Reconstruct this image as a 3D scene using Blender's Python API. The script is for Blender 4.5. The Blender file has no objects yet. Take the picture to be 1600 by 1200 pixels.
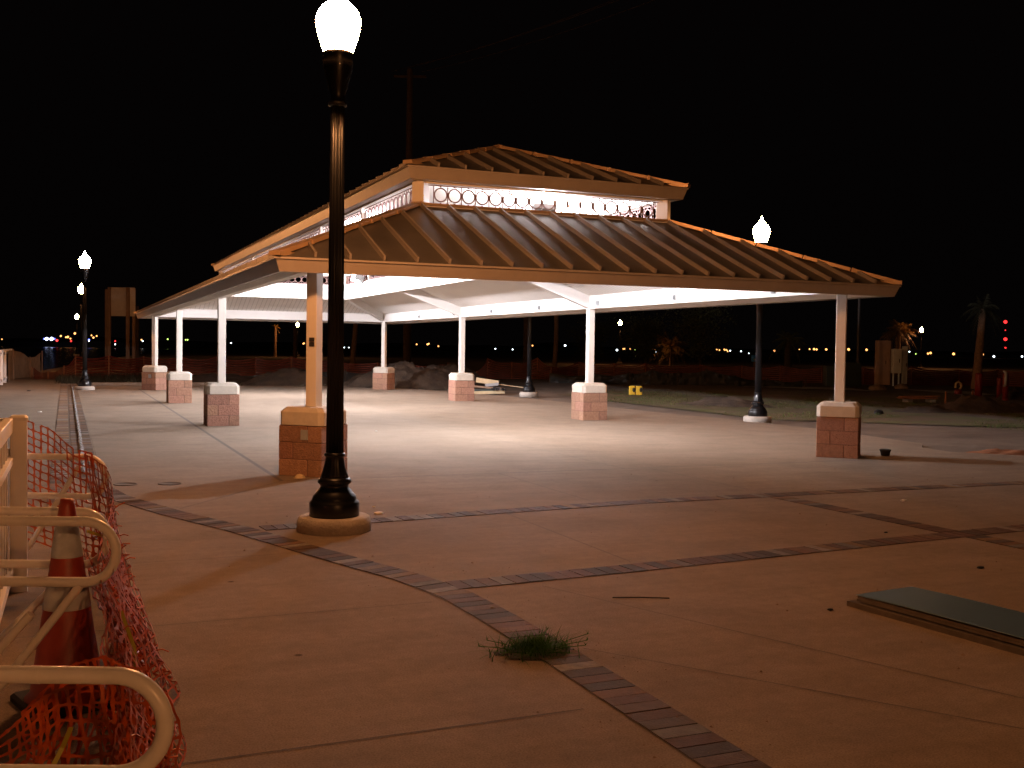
import bpy, bmesh, math, random
from math import sin, cos, pi, radians, sqrt
from mathutils import Vector, Matrix, noise
random.seed(11)
scene = bpy.context.scene
COL = scene.collection
# ---------------------------------------------------------------- camera
F_PX = 1647.5; PITCH = -0.0334; ROLL = 0.0139; YAW = 0.4008
CAM = Vector((-2.7906, -12.7705, 1.5607))
fh = Vector((sin(YAW), cos(YAW), 0)); rt = Vector((cos(YAW), -sin(YAW), 0)); upz = Vector((0, 0, 1))
fwd = fh * cos(PITCH) + upz * sin(PITCH); up0 = -fh * sin(PITCH) + upz * cos(PITCH)
cx_ = rt * cos(ROLL) + up0 * sin(ROLL); cy_ = -rt * sin(ROLL) + up0 * cos(ROLL)
cd = bpy.data.cameras.new('camera'); cam = bpy.data.objects.new('camera', cd); COL.objects.link(cam)
cam.matrix_world = Matrix(((cx_.x, cy_.x, -fwd.x, CAM.x), (cx_.y, cy_.y, -fwd.y, CAM.y), (cx_.z, cy_.z, -fwd.z, CAM.z), (0, 0, 0, 1)))
cd.sensor_width = 36; cd.lens = 36 * F_PX / 1600; cd.clip_start = 0.05; cd.clip_end = 4000
scene.camera = cam

def ray(px, py):
    d = fwd * F_PX + cx_ * (px - 800) + cy_ * (600 - py)
    return d / d.dot(fh)
def at(px, py, t):                      # world point seen at a photo pixel, t metres ahead
    return CAM + ray(px, py) * t
def gr(px, py, z=0.0):                  # ground point
    d = ray(px, py); return CAM + d * ((z - CAM.z) / d.z)
def on(px, t, z=0.0):                   # point at column px, distance t, height z
    d = ray(px, 545); p = CAM + d * t; p.z = z; return p

# ---------------------------------------------------------------- objects
def tag(o, label=None, cat=None, group=None, kind=None):
    if label: o['label'] = label
    if cat: o['category'] = cat
    if group: o['group'] = group
    if kind: o['kind'] = kind
    return o
def empty(name, loc, label, cat, group=None, rz=0.0):
    o = bpy.data.objects.new(name, None); COL.objects.link(o); o.location = loc; o.rotation_euler = (0, 0, rz)
    o.empty_display_size = 0.1
    return tag(o, label, cat, group)
def copy_tree(o, parent=None):
    c = o.copy(); COL.objects.link(c); c.parent = parent
    for ch in list(o.children): copy_tree(ch, c)
    return c

class MB:
    def __init__(s): s.v = []; s.f = []; s.sm = []; s.c = []; s.col = None
    def add(s, vs, fs, smooth=False):
        n = len(s.v); s.v += [tuple(v) for v in vs]
        for f in fs:
            s.f.append(tuple(i + n for i in f)); s.sm.append(smooth); s.c.append(s.col)
        return s
    def box(s, x0, x1, y0, y1, z0, z1):
        return s.add([(x0,y0,z0),(x1,y0,z0),(x1,y1,z0),(x0,y1,z0),(x0,y0,z1),(x1,y0,z1),(x1,y1,z1),(x0,y1,z1)],
              [(0,3,2,1),(4,5,6,7),(0,1,5,4),(1,2,6,5),(2,3,7,6),(3,0,4,7)])
    def rbox(s, c, sx, sy, sz, rz=0.0, ch=0.0, tx=0.0):      # box with chamfered vertical+top edges, centre bottom c
        ca, sa = cos(rz), sin(rz); hx, hy = sx/2, sy/2
        def ring(hx, hy, z, k):
            pts = [(-hx+k,-hy),(hx-k,-hy),(hx,-hy+k),(hx,hy-k),(hx-k,hy),(-hx+k,hy),(-hx,hy-k),(-hx,-hy+k)]
            return [(c[0]+x*ca-y*sa, c[1]+x*sa+y*ca, c[2]+z) for x, y in pts]
        k = max(ch, 1e-4)
        rs = [ring(hx, hy, 0, k), ring(hx, hy, sz-k, k), ring(hx-k, hy-k, sz, k)]
        vs = sum(rs, []); fs = [tuple(range(7, -1, -1)), tuple(range(16, 24))]
        for j in range(2):
            for i in range(8): fs.append((j*8+i, j*8+(i+1)%8, j*8+8+(i+1)%8, j*8+8+i))
        return s.add(vs, fs)
    def bar(s, a, b, w, h, up=(0,0,1)):                        # rectangular bar, centred on a-b
        a, b = Vector(a), Vector(b); d = (b-a).normalized(); up = Vector(up)
        sd = d.cross(up)
        if sd.length < 1e-4: sd = d.cross(Vector((1,0,0)))
        sd.normalize(); u = sd.cross(d).normalized()
        vs = []
        for p in (a, b):
            for i, j in ((-1,-1),(1,-1),(1,1),(-1,1)): vs.append(p + sd*(i*w/2) + u*(j*h/2))
        return s.add(vs, [(0,1,2,3),(7,6,5,4),(0,4,5,1),(1,5,6,2),(2,6,7,3),(3,7,4,0)])
    def tube(s, pts, r, n=10, cap=True):
        pts = [Vector(p) for p in pts]; rs = r if isinstance(r, (list, tuple)) else [r]*len(pts)
        vs = []; prev = None
        for i, p in enumerate(pts):
            d = (pts[min(i+1, len(pts)-1)] - pts[max(i-1, 0)]).normalized()
            if prev is None:
                a = Vector((0,0,1)) if abs(d.z) < .9 else Vector((1,0,0)); u = d.cross(a).normalized()
            else:
                u = (prev - d * prev.dot(d)).normalized()
            prev = u; w = d.cross(u)
            for k in range(n):
                t = 2*pi*k/n; vs.append(p + (u*cos(t) + w*sin(t)) * rs[i])
        fs = []
        for i in range(len(pts)-1):
            for k in range(n): fs.append((i*n+k, i*n+(k+1)%n, (i+1)*n+(k+1)%n, (i+1)*n+k))
        s.add(vs, fs, True)
        if cap:
            m = len(s.v); last = (len(pts)-1)*n
            s.add(vs[:n], [tuple(range(n-1, -1, -1))]); s.add(vs[last:last+n], [tuple(range(n))])
        return s
    def lathe(s, prof, c=(0,0,0), n=32, flute=None, smooth=True):  # prof: (r, z); flute(r, ang, z)
        vs = []
        for r, z in prof:
            for k in range(n):
                t = 2*pi*k/n; rr = flute(r, t, z) if flute else r
                vs.append((c[0]+rr*cos(t), c[1]+rr*sin(t), c[2]+z))
        fs = []
        for i in range(len(prof)-1):
            for k in range(n): fs.append((i*n+k, i*n+(k+1)%n, (i+1)*n+(k+1)%n, (i+1)*n+k))
        fs.append(tuple(range(n-1, -1, -1))); m = (len(prof)-1)*n; fs.append(tuple(range(m, m+n)))
        return s.add(vs, fs, smooth)
    def quad(s, *p): return s.add(p, [tuple(range(len(p)))])
    def prism(s, poly, z0, z1):
        n = len(poly); vs = [(x, y, z0) for x, y in poly] + [(x, y, z1) for x, y in poly]
        fs = [tuple(range(n-1, -1, -1)), tuple(range(n, 2*n))] + [(i, (i+1)%n, n+(i+1)%n, n+i) for i in range(n)]
        return s.add(vs, fs)
    def build(s, name, mat, parent=None, bevel=0.0):
        me = bpy.data.meshes.new(name); me.from_pydata(s.v, [], s.f); me.update()
        me.polygons.foreach_set('use_smooth', s.sm)
        if any(c is not None for c in s.c):
            at_ = me.color_attributes.new('tint', 'FLOAT_COLOR', 'CORNER')
            for p, c in zip(me.polygons, s.c):
                c = c or (.5, .5, .5)
                for li in p.loop_indices: at_.data[li].color = (c[0], c[1], c[2], 1)
        me.materials.append(mat)
        o = bpy.data.objects.new(name, me); COL.objects.link(o)
        if parent is not None: o.parent = parent
        if bevel:
            m = o.modifiers.new('bevel', 'BEVEL'); m.width = bevel; m.segments = 2; m.limit_method = 'ANGLE'; m.angle_limit = radians(40)
        return o

# ---------------------------------------------------------------- materials
MATS = {}
def mat(name, col, rough=.6, metal=0.0, var=0.0, scale=6.0, bump=0.0, bscale=60.0, col2=None, tint=False, spec=.5, coat=0.0, detail=5.0, lo=.35, hi=.65, stretch=None):
    m = bpy.data.materials.new(name); m.use_nodes = True; nt = m.node_tree; N = nt.nodes; L = nt.links
    b = N['Principled BSDF']; b.inputs['Roughness'].default_value = rough; b.inputs['Metallic'].default_value = metal
    b.inputs['Specular IOR Level'].default_value = spec; b.inputs['Coat Weight'].default_value = coat
    tc = N.new('ShaderNodeTexCoord'); src = tc.outputs['Object']
    if stretch:
        mp = N.new('ShaderNodeMapping'); mp.inputs['Scale'].default_value = stretch; L.new(src, mp.inputs['Vector']); src = mp.outputs['Vector']
    col = (*col, 1)
    if tint:
        a = N.new('ShaderNodeAttribute'); a.attribute_name = 'tint'; base = a.outputs['Color']
    else: base = None
    if var > 0 or col2:
        n = N.new('ShaderNodeTexNoise'); n.inputs['Scale'].default_value = scale; n.inputs['Detail'].default_value = detail; n.inputs['Roughness'].default_value = .65
        L.new(src, n.inputs['Vector'])
        r = N.new('ShaderNodeValToRGB'); r.color_ramp.elements[0].position = lo; r.color_ramp.elements[1].position = hi
        c2 = (*col2, 1) if col2 else tuple(c*(1-var) for c in col[:3]) + (1,)
        if base is not None:
            r.color_ramp.elements[0].color = (1-var,)*3 + (1,); r.color_ramp.elements[1].color = (1, 1, 1, 1)
            mx = N.new('ShaderNodeMix'); mx.data_type = 'RGBA'; mx.blend_type = 'MULTIPLY'; mx.inputs[0].default_value = 1
            L.new(n.outputs['Fac'], r.inputs['Fac']); L.new(base, mx.inputs[6]); L.new(r.outputs['Color'], mx.inputs[7]); L.new(mx.outputs[2], b.inputs['Base Color'])
        else:
            r.color_ramp.elements[0].color = c2; r.color_ramp.elements[1].color = col
            L.new(n.outputs['Fac'], r.inputs['Fac']); L.new(r.outputs['Color'], b.inputs['Base Color'])
    elif base is not None: L.new(base, b.inputs['Base Color'])
    else: b.inputs['Base Color'].default_value = col
    if bump > 0:
        n2 = N.new('ShaderNodeTexNoise'); n2.inputs['Scale'].default_value = bscale; n2.inputs['Detail'].default_value = 6
        L.new(src, n2.inputs['Vector'])
        bp = N.new('ShaderNodeBump'); bp.inputs['Strength'].default_value = min(bump, 1); bp.inputs['Distance'].default_value = .02
        L.new(n2.outputs['Fac'], bp.inputs['Height']); L.new(bp.outputs['Normal'], b.inputs['Normal'])
    MATS[name] = m; return m
def emis(name, col, st, bc=(.8, .8, .8)):
    m = bpy.data.materials.new(name); m.use_nodes = True; b = m.node_tree.nodes['Principled BSDF']
    b.inputs['Base Color'].default_value = (*bc, 1); b.inputs['Emission Color'].default_value = (*col, 1); b.inputs['Emission Strength'].default_value = st
    MATS[name] = m; return m

def concrete(name, base, stain, dark):
    m = bpy.data.materials.new(name); m.use_nodes = True; nt = m.node_tree; N = nt.nodes; L = nt.links
    b = N['Principled BSDF']; b.inputs['Roughness'].default_value = .72; b.inputs['Specular IOR Level'].default_value = .1
    tc = N.new('ShaderNodeTexCoord')
    def nz(scale, det, sx=1, sy=1, dist=0.0):
        mp = N.new('ShaderNodeMapping'); mp.inputs['Scale'].default_value = (sx, sy, 1); L.new(tc.outputs['Object'], mp.inputs['Vector'])
        n = N.new('ShaderNodeTexNoise'); n.inputs['Scale'].default_value = scale; n.inputs['Detail'].default_value = det; n.inputs['Roughness'].default_value = .6
        n.inputs['Distortion'].default_value = dist; L.new(mp.outputs['Vector'], n.inputs['Vector']); return n.outputs['Fac']
    def ramp(f, p0, c0, p1, c1):
        r = N.new('ShaderNodeValToRGB'); r.color_ramp.elements[0].position = p0; r.color_ramp.elements[0].color = (*c0, 1)
        r.color_ramp.elements[1].position = p1; r.color_ramp.elements[1].color = (*c1, 1); L.new(f, r.inputs['Fac']); return r.outputs['Color']
    def mix(a, c, mode='MULTIPLY', fac=1.0):
        x = N.new('ShaderNodeMix'); x.data_type = 'RGBA'; x.blend_type = mode; x.inputs[0].default_value = fac
        L.new(a, x.inputs[6]); L.new(c, x.inputs[7]); return x.outputs[2]
    c = ramp(nz(.35, 6, dist=.6), .38, stain, .62, base)
    c = mix(c, ramp(nz(1.7, 6, 1, 1, .4), .32, (.88, .87, .85), .6, (1.04, 1.04, 1.03)))
    c = mix(c, ramp(nz(2.2, 5, .35, 2.5), .35, (.91, .90, .89), .65, (1.03, 1.03, 1.03)))       # trowel streaks across x
    c = mix(c, ramp(nz(14, 8), .3, (.88, .87, .86), .7, (1.05, 1.05, 1.05)))
    v = N.new('ShaderNodeTexVoronoi'); v.inputs['Scale'].default_value = 1.15; L.new(tc.outputs['Object'], v.inputs['Vector'])
    c = mix(c, ramp(v.outputs['Distance'], .016, dark, .03, (1, 1, 1)))                          # small stray spots
    c = mix(c, ramp(nz(120, 2), .3, (.68, .68, .68), .6, (1.1, 1.1, 1.1)))
    L.new(c, b.inputs['Base Color'])
    rr = N.new('ShaderNodeMapRange'); rr.inputs['To Min'].default_value = .7; rr.inputs['To Max'].default_value = .95; L.new(nz(1.3, 4), rr.inputs['Value']); L.new(rr.outputs['Result'], b.inputs['Roughness'])
    bp = N.new('ShaderNodeBump'); bp.inputs['Strength'].default_value = .25; bp.inputs['Distance'].default_value = .01
    L.new(nz(90, 5), bp.inputs['Height']); L.new(bp.outputs['Normal'], b.inputs['Normal'])
    MATS[name] = m; return m

M_conc = concrete('slab_concrete', (.275, .220, .170), (.25, .198, .151), (.35, .3, .25))
M_joint = mat('joint_dark', (.10, .08, .062), .9)
M_paver = mat('paver_brick', (.2, .1, .07), .8, tint=True, var=.35, scale=18, bump=.4, bscale=90)
M_dirt = mat('dirt', (.17, .135, .10), .95, col2=(.075, .058, .042), scale=.8, bump=.8, bscale=9, lo=.3, hi=.7)
M_mound = mat('mound_earth', (.075, .052, .034), .95, col2=(.025, .018, .012), scale=2.5, bump=1, bscale=12)
M_grassg = mat('grass_ground', (.085, .10, .025), .95, col2=(.12, .085, .05), scale=.9, bump=.8, bscale=30, lo=.4, hi=.6)
M_grass = mat('grass_blade', (.08, .12, .025), .9, var=.5, scale=3, spec=.1)
M_tuft = mat('tuft_blade', (.05, .13, .015), .95, var=.5, scale=9, spec=.05)
M_path = mat('path_concrete', (.6, .6, .57), .8, var=.2, scale=1)
M_water = mat('water', (.004, .006, .008), .26, bump=.12, bscale=1.2)
M_shore = mat('shore', (.02, .02, .018), 1)
M_block = mat('split_face_block', (.42, .23, .155), .95, tint=True, var=.34, col2=(.28, .145, .10), scale=22, bump=1, bscale=55, lo=.3, hi=.7)
M_mortar = mat('mortar', (.19, .105, .08), .95)
M_cap = mat('pier_cap_concrete', (.60, .54, .45), .75, var=.14, scale=9, bump=.15, bscale=80)
M_white = mat('white_paint', (.74, .71, .67), .45, var=.05, scale=3)
M_ceil = mat('ceiling_boards', (.74, .71, .67), .55, var=.04, scale=2)
M_col = mat('column_paint', (.72, .67, .60), .4, var=.06, scale=4)
M_fascia = mat('fascia_metal', (.34, .30, .265), .38, metal=.0, var=.12, scale=3, bump=.12, bscale=7)
M_gutter = mat('hip_metal', (.5, .34, .2), .35, metal=.3, var=.15, scale=5)
M_seam_lit = mat('seam_metal_lamplit', (.29, .255, .22), .4, metal=.1, var=.1, scale=3)  # same metal as the roof, lightened to paint lamp light onto the ribs
M_roof = mat('roof_metal', (.115, .105, .098), .36, metal=.2, var=.22, scale=2.2, bump=.06, bscale=9)
M_grille = mat('grille_metal', (.24, .15, .14), .5)
M_iron = mat('black_iron', (.007, .007, .008), .34, coat=.12, spec=.35)
M_foot = mat('footing_concrete', (.52, .46, .39), .85, var=.25, scale=8, bump=.5, bscale=40)
M_dkbox = mat('dark_plate', (.03, .028, .027), .5)
M_greybox = mat('grey_box', (.33, .35, .36), .5, var=.1, scale=8)
M_pvc = mat('white_vinyl', (.84, .80, .74), .35, var=.08, scale=5)
M_tube = mat('white_powder_coat', (.86, .84, .80), .30, var=.08, scale=14, coat=.3)
M_net = mat('orange_plastic_net', (.66, .115, .01), .36, var=.45, scale=9)
M_cone = mat('cone_orange', (.36, .045, .02), .45, var=.35, scale=7)
M_collar = mat('reflective_collar', (.50, .54, .58), .35, var=.2, scale=20)
M_rubber = mat('black_rubber', (.012, .012, .012), .7)
M_tape = mat('yellow_tape', (.42, .36, .03), .35)
M_film = mat('plastic_film', (.75, .72, .68), .12, bump=.6, bscale=25, coat=.6)
M_steel = mat('galvanised_sheet', (.50, .80, 1.0), .42, metal=1, var=.06, scale=1.5)
M_ply = mat('sheet_edge', (.22, .19, .165), .4, metal=.5, var=.3, scale=12)
M_dwood = mat('dark_pole_wood', (.10, .068, .045), .9, var=.4, scale=6)
M_wood = mat('weathered_wood', (.34, .22, .14), .85, var=.4, scale=6, bump=.4, bscale=30, stretch=(3, 3, .4))
M_trunk = mat('palm_trunk', (.32, .22, .14), .95, var=.4, scale=9, bump=.8, bscale=20)
M_dtrunk = mat('dark_trunk', (.06, .045, .03), .95, var=.4, scale=9)
M_frond = mat('palm_frond', (.26, .17, .035), .6, var=.4, scale=3)
M_leaf = mat('dark_leaf', (.09, .11, .035), .7, var=.5, scale=1)
M_dkleaf = mat('night_leaf', (.03, .035, .014), .8, var=.4, scale=2)
M_weed = mat('weed', (.045, .042, .02), .8, var=.5, scale=2)
M_sign = mat('sign_panel', (.66, .60, .54), .6, var=.15, scale=3)
M_onet = mat('orange_barrier', (.20, .03, .01), .6, var=.55, scale=3)
M_silt = mat('silt_cloth', (.012, .016, .016), .6)
M_yel = mat('yellow_plastic', (.75, .52, .04), .45, var=.2, scale=9)
M_blue = mat('blue_sign', (.04, .30, .85), .4)
M_cab = mat('brown_cabinet', (.38, .27, .20), .6, var=.2, scale=3)
M_cabg = mat('grey_cabinet', (.80, .88, .90), .5, var=.12, scale=4)
M_green = mat('green_cabinet', (.02, .035, .03), .5)
M_red = mat('red_paint', (.22, .02, .02), .5, var=.25, scale=6)
M_rock = mat('rock', (.40, .30, .20), .9, var=.4, scale=12, bump=.6)
M_rust = mat('rusty_board', (.34, .13, .05), .85, var=.5, scale=5)
M_timb = mat('pale_timber', (.62, .50, .30), .8, var=.2, scale=5)
LAMPCOL = (1.0, .39, .13)
M_globe2 = emis('lamp_globe_dimmer', LAMPCOL, 400)
M_globe = emis('lamp_globe', LAMPCOL, 620)
M_lens2 = emis('floodlight_lens_strong', (1.0, .95, 1.02), 9200)
M_lens = emis('floodlight_lens', (1.0, .95, 1.02), 7200)
M_lo = emis('far_orange_light', (1, .42, .12), 3); M_lw = emis('far_white_light', (.75, .9, 1), 8); M_lg = emis('far_green_light', (.5, .8, .15), 3)
M_lb = emis('blue_beacon', (.10, .14, 1), 5); M_lbw = emis('white_beacon', (.6, .65, 1), 8); M_lr = emis('red_light', (1, .03, .03), 2.5)

# beadboard grooves in the ceiling material (no relief: their shade is painted into the colour as darker lines)
def grooves(m, axis_scale, ax):
    nt = m.node_tree; N = nt.nodes; L = nt.links; b = N['Principled BSDF']
    tc = N.new('ShaderNodeTexCoord'); sp = N.new('ShaderNodeSeparateXYZ'); L.new(tc.outputs['Object'], sp.inputs[0])
    mu = N.new('ShaderNodeMath'); mu.operation = 'MULTIPLY'; mu.inputs[1].default_value = axis_scale; L.new(sp.outputs[ax], mu.inputs[0])
    fr = N.new('ShaderNodeMath'); fr.operation = 'FRACT'; L.new(mu.outputs[0], fr.inputs[0])
    gt = N.new('ShaderNodeMath'); gt.operation = 'LESS_THAN'; gt.inputs[1].default_value = .09; L.new(fr.outputs[0], gt.inputs[0])
    mx = N.new('ShaderNodeMix'); mx.data_type = 'RGBA'; mx.blend_type = 'MULTIPLY'; mx.inputs[7].default_value = (.55, .53, .5, 1)
    L.new(gt.outputs[0], mx.inputs[0])
    old = b.inputs['Base Color'].links[0].from_socket; L.new(old, mx.inputs[6]); L.new(mx.outputs[2], b.inputs['Base Color'])
M_ceilx = mat('ceiling_boards_end', (.74, .71, .67), .55, var=.04, scale=2)
grooves(M_ceil, 7, 1); grooves(M_ceilx, 7, 0)

# ---------------------------------------------------------------- world (night sky)
w = bpy.data.worlds.new('World'); scene.world = w; w.use_nodes = True
wn = w.node_tree.nodes; wl = w.node_tree.links; bg = wn['Background']
tc = wn.new('ShaderNodeTexCoord'); sp = wn.new('ShaderNodeSeparateXYZ'); wl.new(tc.outputs['Generated'], sp.inputs[0])
rp = wn.new('ShaderNodeValToRGB'); wl.new(sp.outputs['Z'], rp.inputs['Fac'])
rp.color_ramp.elements[0].position = 0; rp.color_ramp.elements[0].color = (.0011, .0008, .0008, 1)
rp.color_ramp.elements[1].position = .35; rp.color_ramp.elements[1].color = (.0013, .0009, .0009, 1)
wl.new(rp.outputs['Color'], bg.inputs['Color']); bg.inputs['Strength'].default_value = 1.0

# ---------------------------------------------------------------- ground
def struct(o): o['kind'] = 'structure'; return o
def sheet(name, poly, z, m):
    return struct(MB().quad(*[(x, y, z) for x, y in poly]).build(name, m))
# land: gridded sheet with gentle relief beyond the slab
def land_h(x, y):
    d = max(0, min(1, (y - 31) / 12)) if x < 9 else max(0, min(1, (x - 14) / 10))
    return -.06 + d * .10 * (noise.noise(Vector((x*.35, y*.35, 0))) + .3)
mb = MB()
nx, ny = 150, 90
E0 = on(-900, 47); 
def land_pt(i, j):
    # fan grid: columns are directions, rows are distances, always >= 30 m behind the camera too
    a = i / nx; x = -60 + 620 * a**1.3; y = -60 + 150 * j / ny
    return x, y
for j in range(ny + 1):
    for i in range(nx + 1):
        x, y = land_pt(i, j)
        # far edge is the water line: about 48 m out at left, 110 m at right
        lim = min(450, 36 + max(0, x + 6) * 9)
        yy = -60 + (lim + 60) * j / ny
        mb.v.append((x, yy, land_h(x, yy) if j < ny else -1.4))
for j in range(ny):
    for i in range(nx):
        a = j*(nx+1)+i; mb.f.append((a, a+1, a+nx+2, a+nx+1)); mb.sm.append(True); mb.c.append(None)
struct(mb.build('ground', M_dirt))
sheet('water', [(-900, -200), (1500, -200), (1500, 1200), (-900, 1200)], -1.15, M_water)
mb = MB()
prev = None
for k in range(61):
    px = -500 + k*45; h = 3.0 + 5*abs(noise.noise(Vector((k*.31, 5, 0)))) ; p = on(px, 620, 0)
    q = on(px, 660, 0); cur = [(p.x, p.y, -1.5), (p.x, p.y, h*.4), (q.x, q.y, h)]
    if prev:
        mb.quad(prev[0], cur[0], cur[1], prev[1]); mb.quad(prev[1], cur[1], cur[2], prev[2])
    prev = cur
struct(mb.build('far_shore', M_shore))

PLAZA = [(-2.4, -40), (30, -40), (30, -.72), (11.02, -.72), (10.35, .1), (10.45, .8), (11.05, 1.4), (11.5, 4.4), (11.42, 7.7), (11.1, 9.6), (11.0, 12.5), (10.85, 16), (10.6, 19), (9.9, 22.5), (8.9, 26.5), (8.3, 28.3), (-2.4, 28.9)]
mb = MB(); mb.prism([(x, y) for x, y in PLAZA], -.16, 0.0)
struct(mb.build('plaza', M_conc))
mb = MB(); mb.prism([(-5.05, -40), (-2.402, -40), (-2.402, 31.0), (-2.9, 32), (-3.2, 35), (-5.05, 36)], -.16, 0.0)
struct(mb.build('walkway', M_conc))
# back kerb
mb = MB(); mb.box(-1.9, 2.4, 28.95, 29.2, -.1, .1); struct(mb.build('kerb', M_conc))
# joints
mb = MB()
def jl(x0, y0, x1, y1, wd=.012, z=.003):
    a = Vector((x0, y0, z)); b = Vector((x1, y1, z)); d = (b-a).normalized(); s = Vector((-d.y, d.x, 0)) * wd/2
    mb.quad(a - s, b - s, b + s, a + s)
jl(-.5, -.62, -.48, 25.6, .055); jl(-.48, -.6, 9.3, -.6, .024); jl(9.3, -.6, 11, -.62, .012); jl(-.5, -.6, -1.8, -2.4, .012)
for x in (2.2, 4.35, 6.9, 9.3): jl(x, -3.1, x, -.6, .01)
for x in (1.05,): jl(x, -6.0, x, -3.5, .01)
jl(-.3, -7.9, 3.3, -13, .008); jl(.1, -6.5, 1.3, -9.5, .008)
for y in (-4.9, -6.7, -8.75, -3.1, .2, 3.5, 6.8): jl(-4.9, y, (-2.95 if y > -1 else (-1.35 if y > -5 else -.72)), y + .02, .009)
for y in (8.29, 16.58): jl(-.45, y, 11.1, y, .009)
for y in (4.2, 8.3, 12.5, 16.6, 20.8): jl(-2.4, y, -.5, y, .008)
for x in (4.0,): jl(x, -.6, x, 28, .009)
struct(mb.build('joint_lines', M_joint))

# brick bands: individual bricks laid across the run
BRICKS = [(.13, .064, .036), (.10, .05, .028), (.17, .088, .042), (.06, .042, .030), (.115, .07, .042), (.08, .058, .042), (.20, .12, .05), (.095, .052, .03)]
GREY = [(.20, .17, .14), (.16, .145, .13)]
def band(name, pts, wd, bl=.105, light=0.0, z=.006):
    pts = [Vector((p[0], p[1], 0)) for p in pts]
    m1 = MB(); L = [0]
    for a, b in zip(pts, pts[1:]): L.append(L[-1] + (b-a).length)
    def P(s):
        s = max(0, min(L[-1], s))
        for i in range(len(pts)-1):
            if s <= L[i+1] + 1e-9:
                t = (s-L[i]) / (L[i+1]-L[i]); return pts[i].lerp(pts[i+1], t), (pts[i+1]-pts[i]).normalized()
    n = int(L[-1] / bl)
    for k in range(n):
        a, d0 = P(k*bl+.004); b, d1 = P((k+1)*bl-.004); s0 = Vector((-d0.y, d0.x, 0))*wd/2; s1 = Vector((-d1.y, d1.x, 0))*wd/2
        c = random.choice(BRICKS if random.random() > .12 else GREY); f = random.uniform(.75, 1.2)
        c = tuple(min(1, (x*f)*(1+light)) for x in c); m1.col = c
        dz = z + random.uniform(-.0015, .0015)
        q = [a-s0, b-s1, b+s1, a+s0]
        vs = [(p.x, p.y, -.01) for p in q] + [(p.x, p.y, dz) for p in q]
        m1.add(vs, [(4,5,6,7),(0,1,5,4),(1,2,6,5),(2,3,7,6),(3,0,4,7)])
    o = struct(m1.build(name, M_paver))
    # mortar bed just above the slab
    m2 = MB()
    for k in range(max(2, int(L[-1]/.4))):
        n2 = max(2, int(L[-1]/.4)); a, d0 = P(L[-1]*k/n2); b, d1 = P(L[-1]*(k+1)/n2); s0 = Vector((-d0.y, d0.x, 0))*(wd/2+.008); s1 = Vector((-d1.y, d1.x, 0))*(wd/2+.008)
        m2.quad(*[(p.x, p.y, .0022) for p in (a-s0, b-s1, b+s1, a+s0)])
    struct(m2.build(name + '_bed', M_joint))
band('paver_band', [(-1.25, -3.72), (-.5, -3.65), (1.2, -3.46), (2.7, -3.33), (6, -3.31), (14, -3.4)], .23)
band('paver_band', [(-.46, -6.3), (1, -6.2), (2.9, -6.02), (5.2, -5.82), (14, -5.4)], .23)
band('paver_band', [(4.3, -3.46), (4.38, -5.8)], .22); band('paver_band', [(4.42, -6.02), (4.45, -12)], .22)
band('paver_band', [(-2.57, 1.0), (-2.45, -.6), (-2.3, -1.45), (-1.88, -2.66), (-1.44, -3.7), (-1.1, -4.72), (-.86, -5.4), (-.66, -5.95), (-.52, -6.5), (-.48, -7.2), (-.47, -8.3), (-.47, -14)], .23)
band('paver_band', [(-2.845, -2.2), (-2.845, 30.6)], .21, light=.7)
band('paver_band', [(-2.57, 1.1), (-2.57, 29.5)], .29)
# dirt and grass zones
mb = MB()
for k in range(26):
    pass
def grass_zone(name, poly, z): return sheet(name, poly, z, M_grassg)
grass_zone('grass_strip', [(12.6, 8), (16, 5), (22, 1.5), (30, -2), (46, 4), (44, 16), (34, 17), (26, 17), (22, 20), (17, 24), (13.2, 21)], -.035)
sheet('path', [(26.5, 30.3), (27.9, 29.0), (30.9, 25.6), (33, 23.2), (46, 14), (46, 9), (33.6, 16.6), (30.2, 20.0), (28.9, 23.0), (25.5, 28.6)], -.03, M_path)

def blade(mb, p, h, lean, wd, az, segs=3):
    p = Vector(p); d = Vector((cos(az), sin(az), 0)); s = Vector((-d.y, d.x, 0)) * wd/2; vs = []
    for i in range(segs+1):
        t = i/segs; q = p + d * (lean*t*t) + Vector((0, 0, h*(t - .25*t*t*lean/max(h, .01)))); k = (1 - t*.92)
        vs += [q - s*k, q + s*k]
    mb.add(vs, [(2*i, 2*i+1, 2*i+3, 2*i+2) for i in range(segs)])
# field grass / weeds
mb = MB()
for k in range(9000):
    u = random.random()
    px = random.uniform(950, 1640); t = random.uniform(22, 44)
    p = on(px, t, -.04)
    if p.x < 12.6 or noise.noise(Vector((p.x*.25, p.y*.25, 3))) < -.05: continue
    for q in range(2): blade(mb, p + Vector((random.uniform(-.1, .1), random.uniform(-.1, .1), 0)), random.uniform(.03, .09), random.uniform(.01, .06), .012, random.uniform(0, 6.28), 2)
tag(mb.build('grass', M_grass), 'low patchy grass over the dirt right of the pavilion slab', 'grass', kind='stuff')
mb = MB()
for k in range(2600):
    px = random.uniform(92, 245) if k % 3 else random.uniform(245, 720); t = random.uniform(42.5, 50) if k % 3 else random.uniform(40, 46)
    if px < 135: t = random.uniform(40, 46)
    p = on(px, t, -.05); 
    h = random.uniform(.08, .38) * (1 if k % 3 else .55)
    for q in range(3): blade(mb, p + Vector((random.uniform(-.15, .15), random.uniform(-.15, .15), 0)), h, random.uniform(.03, .25), .018, random.uniform(0, 6.28), 2)
tag(mb.build('weeds', M_weed), 'dark straggly weeds growing beyond the far end of the slab', 'weeds', kind='stuff')
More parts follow.
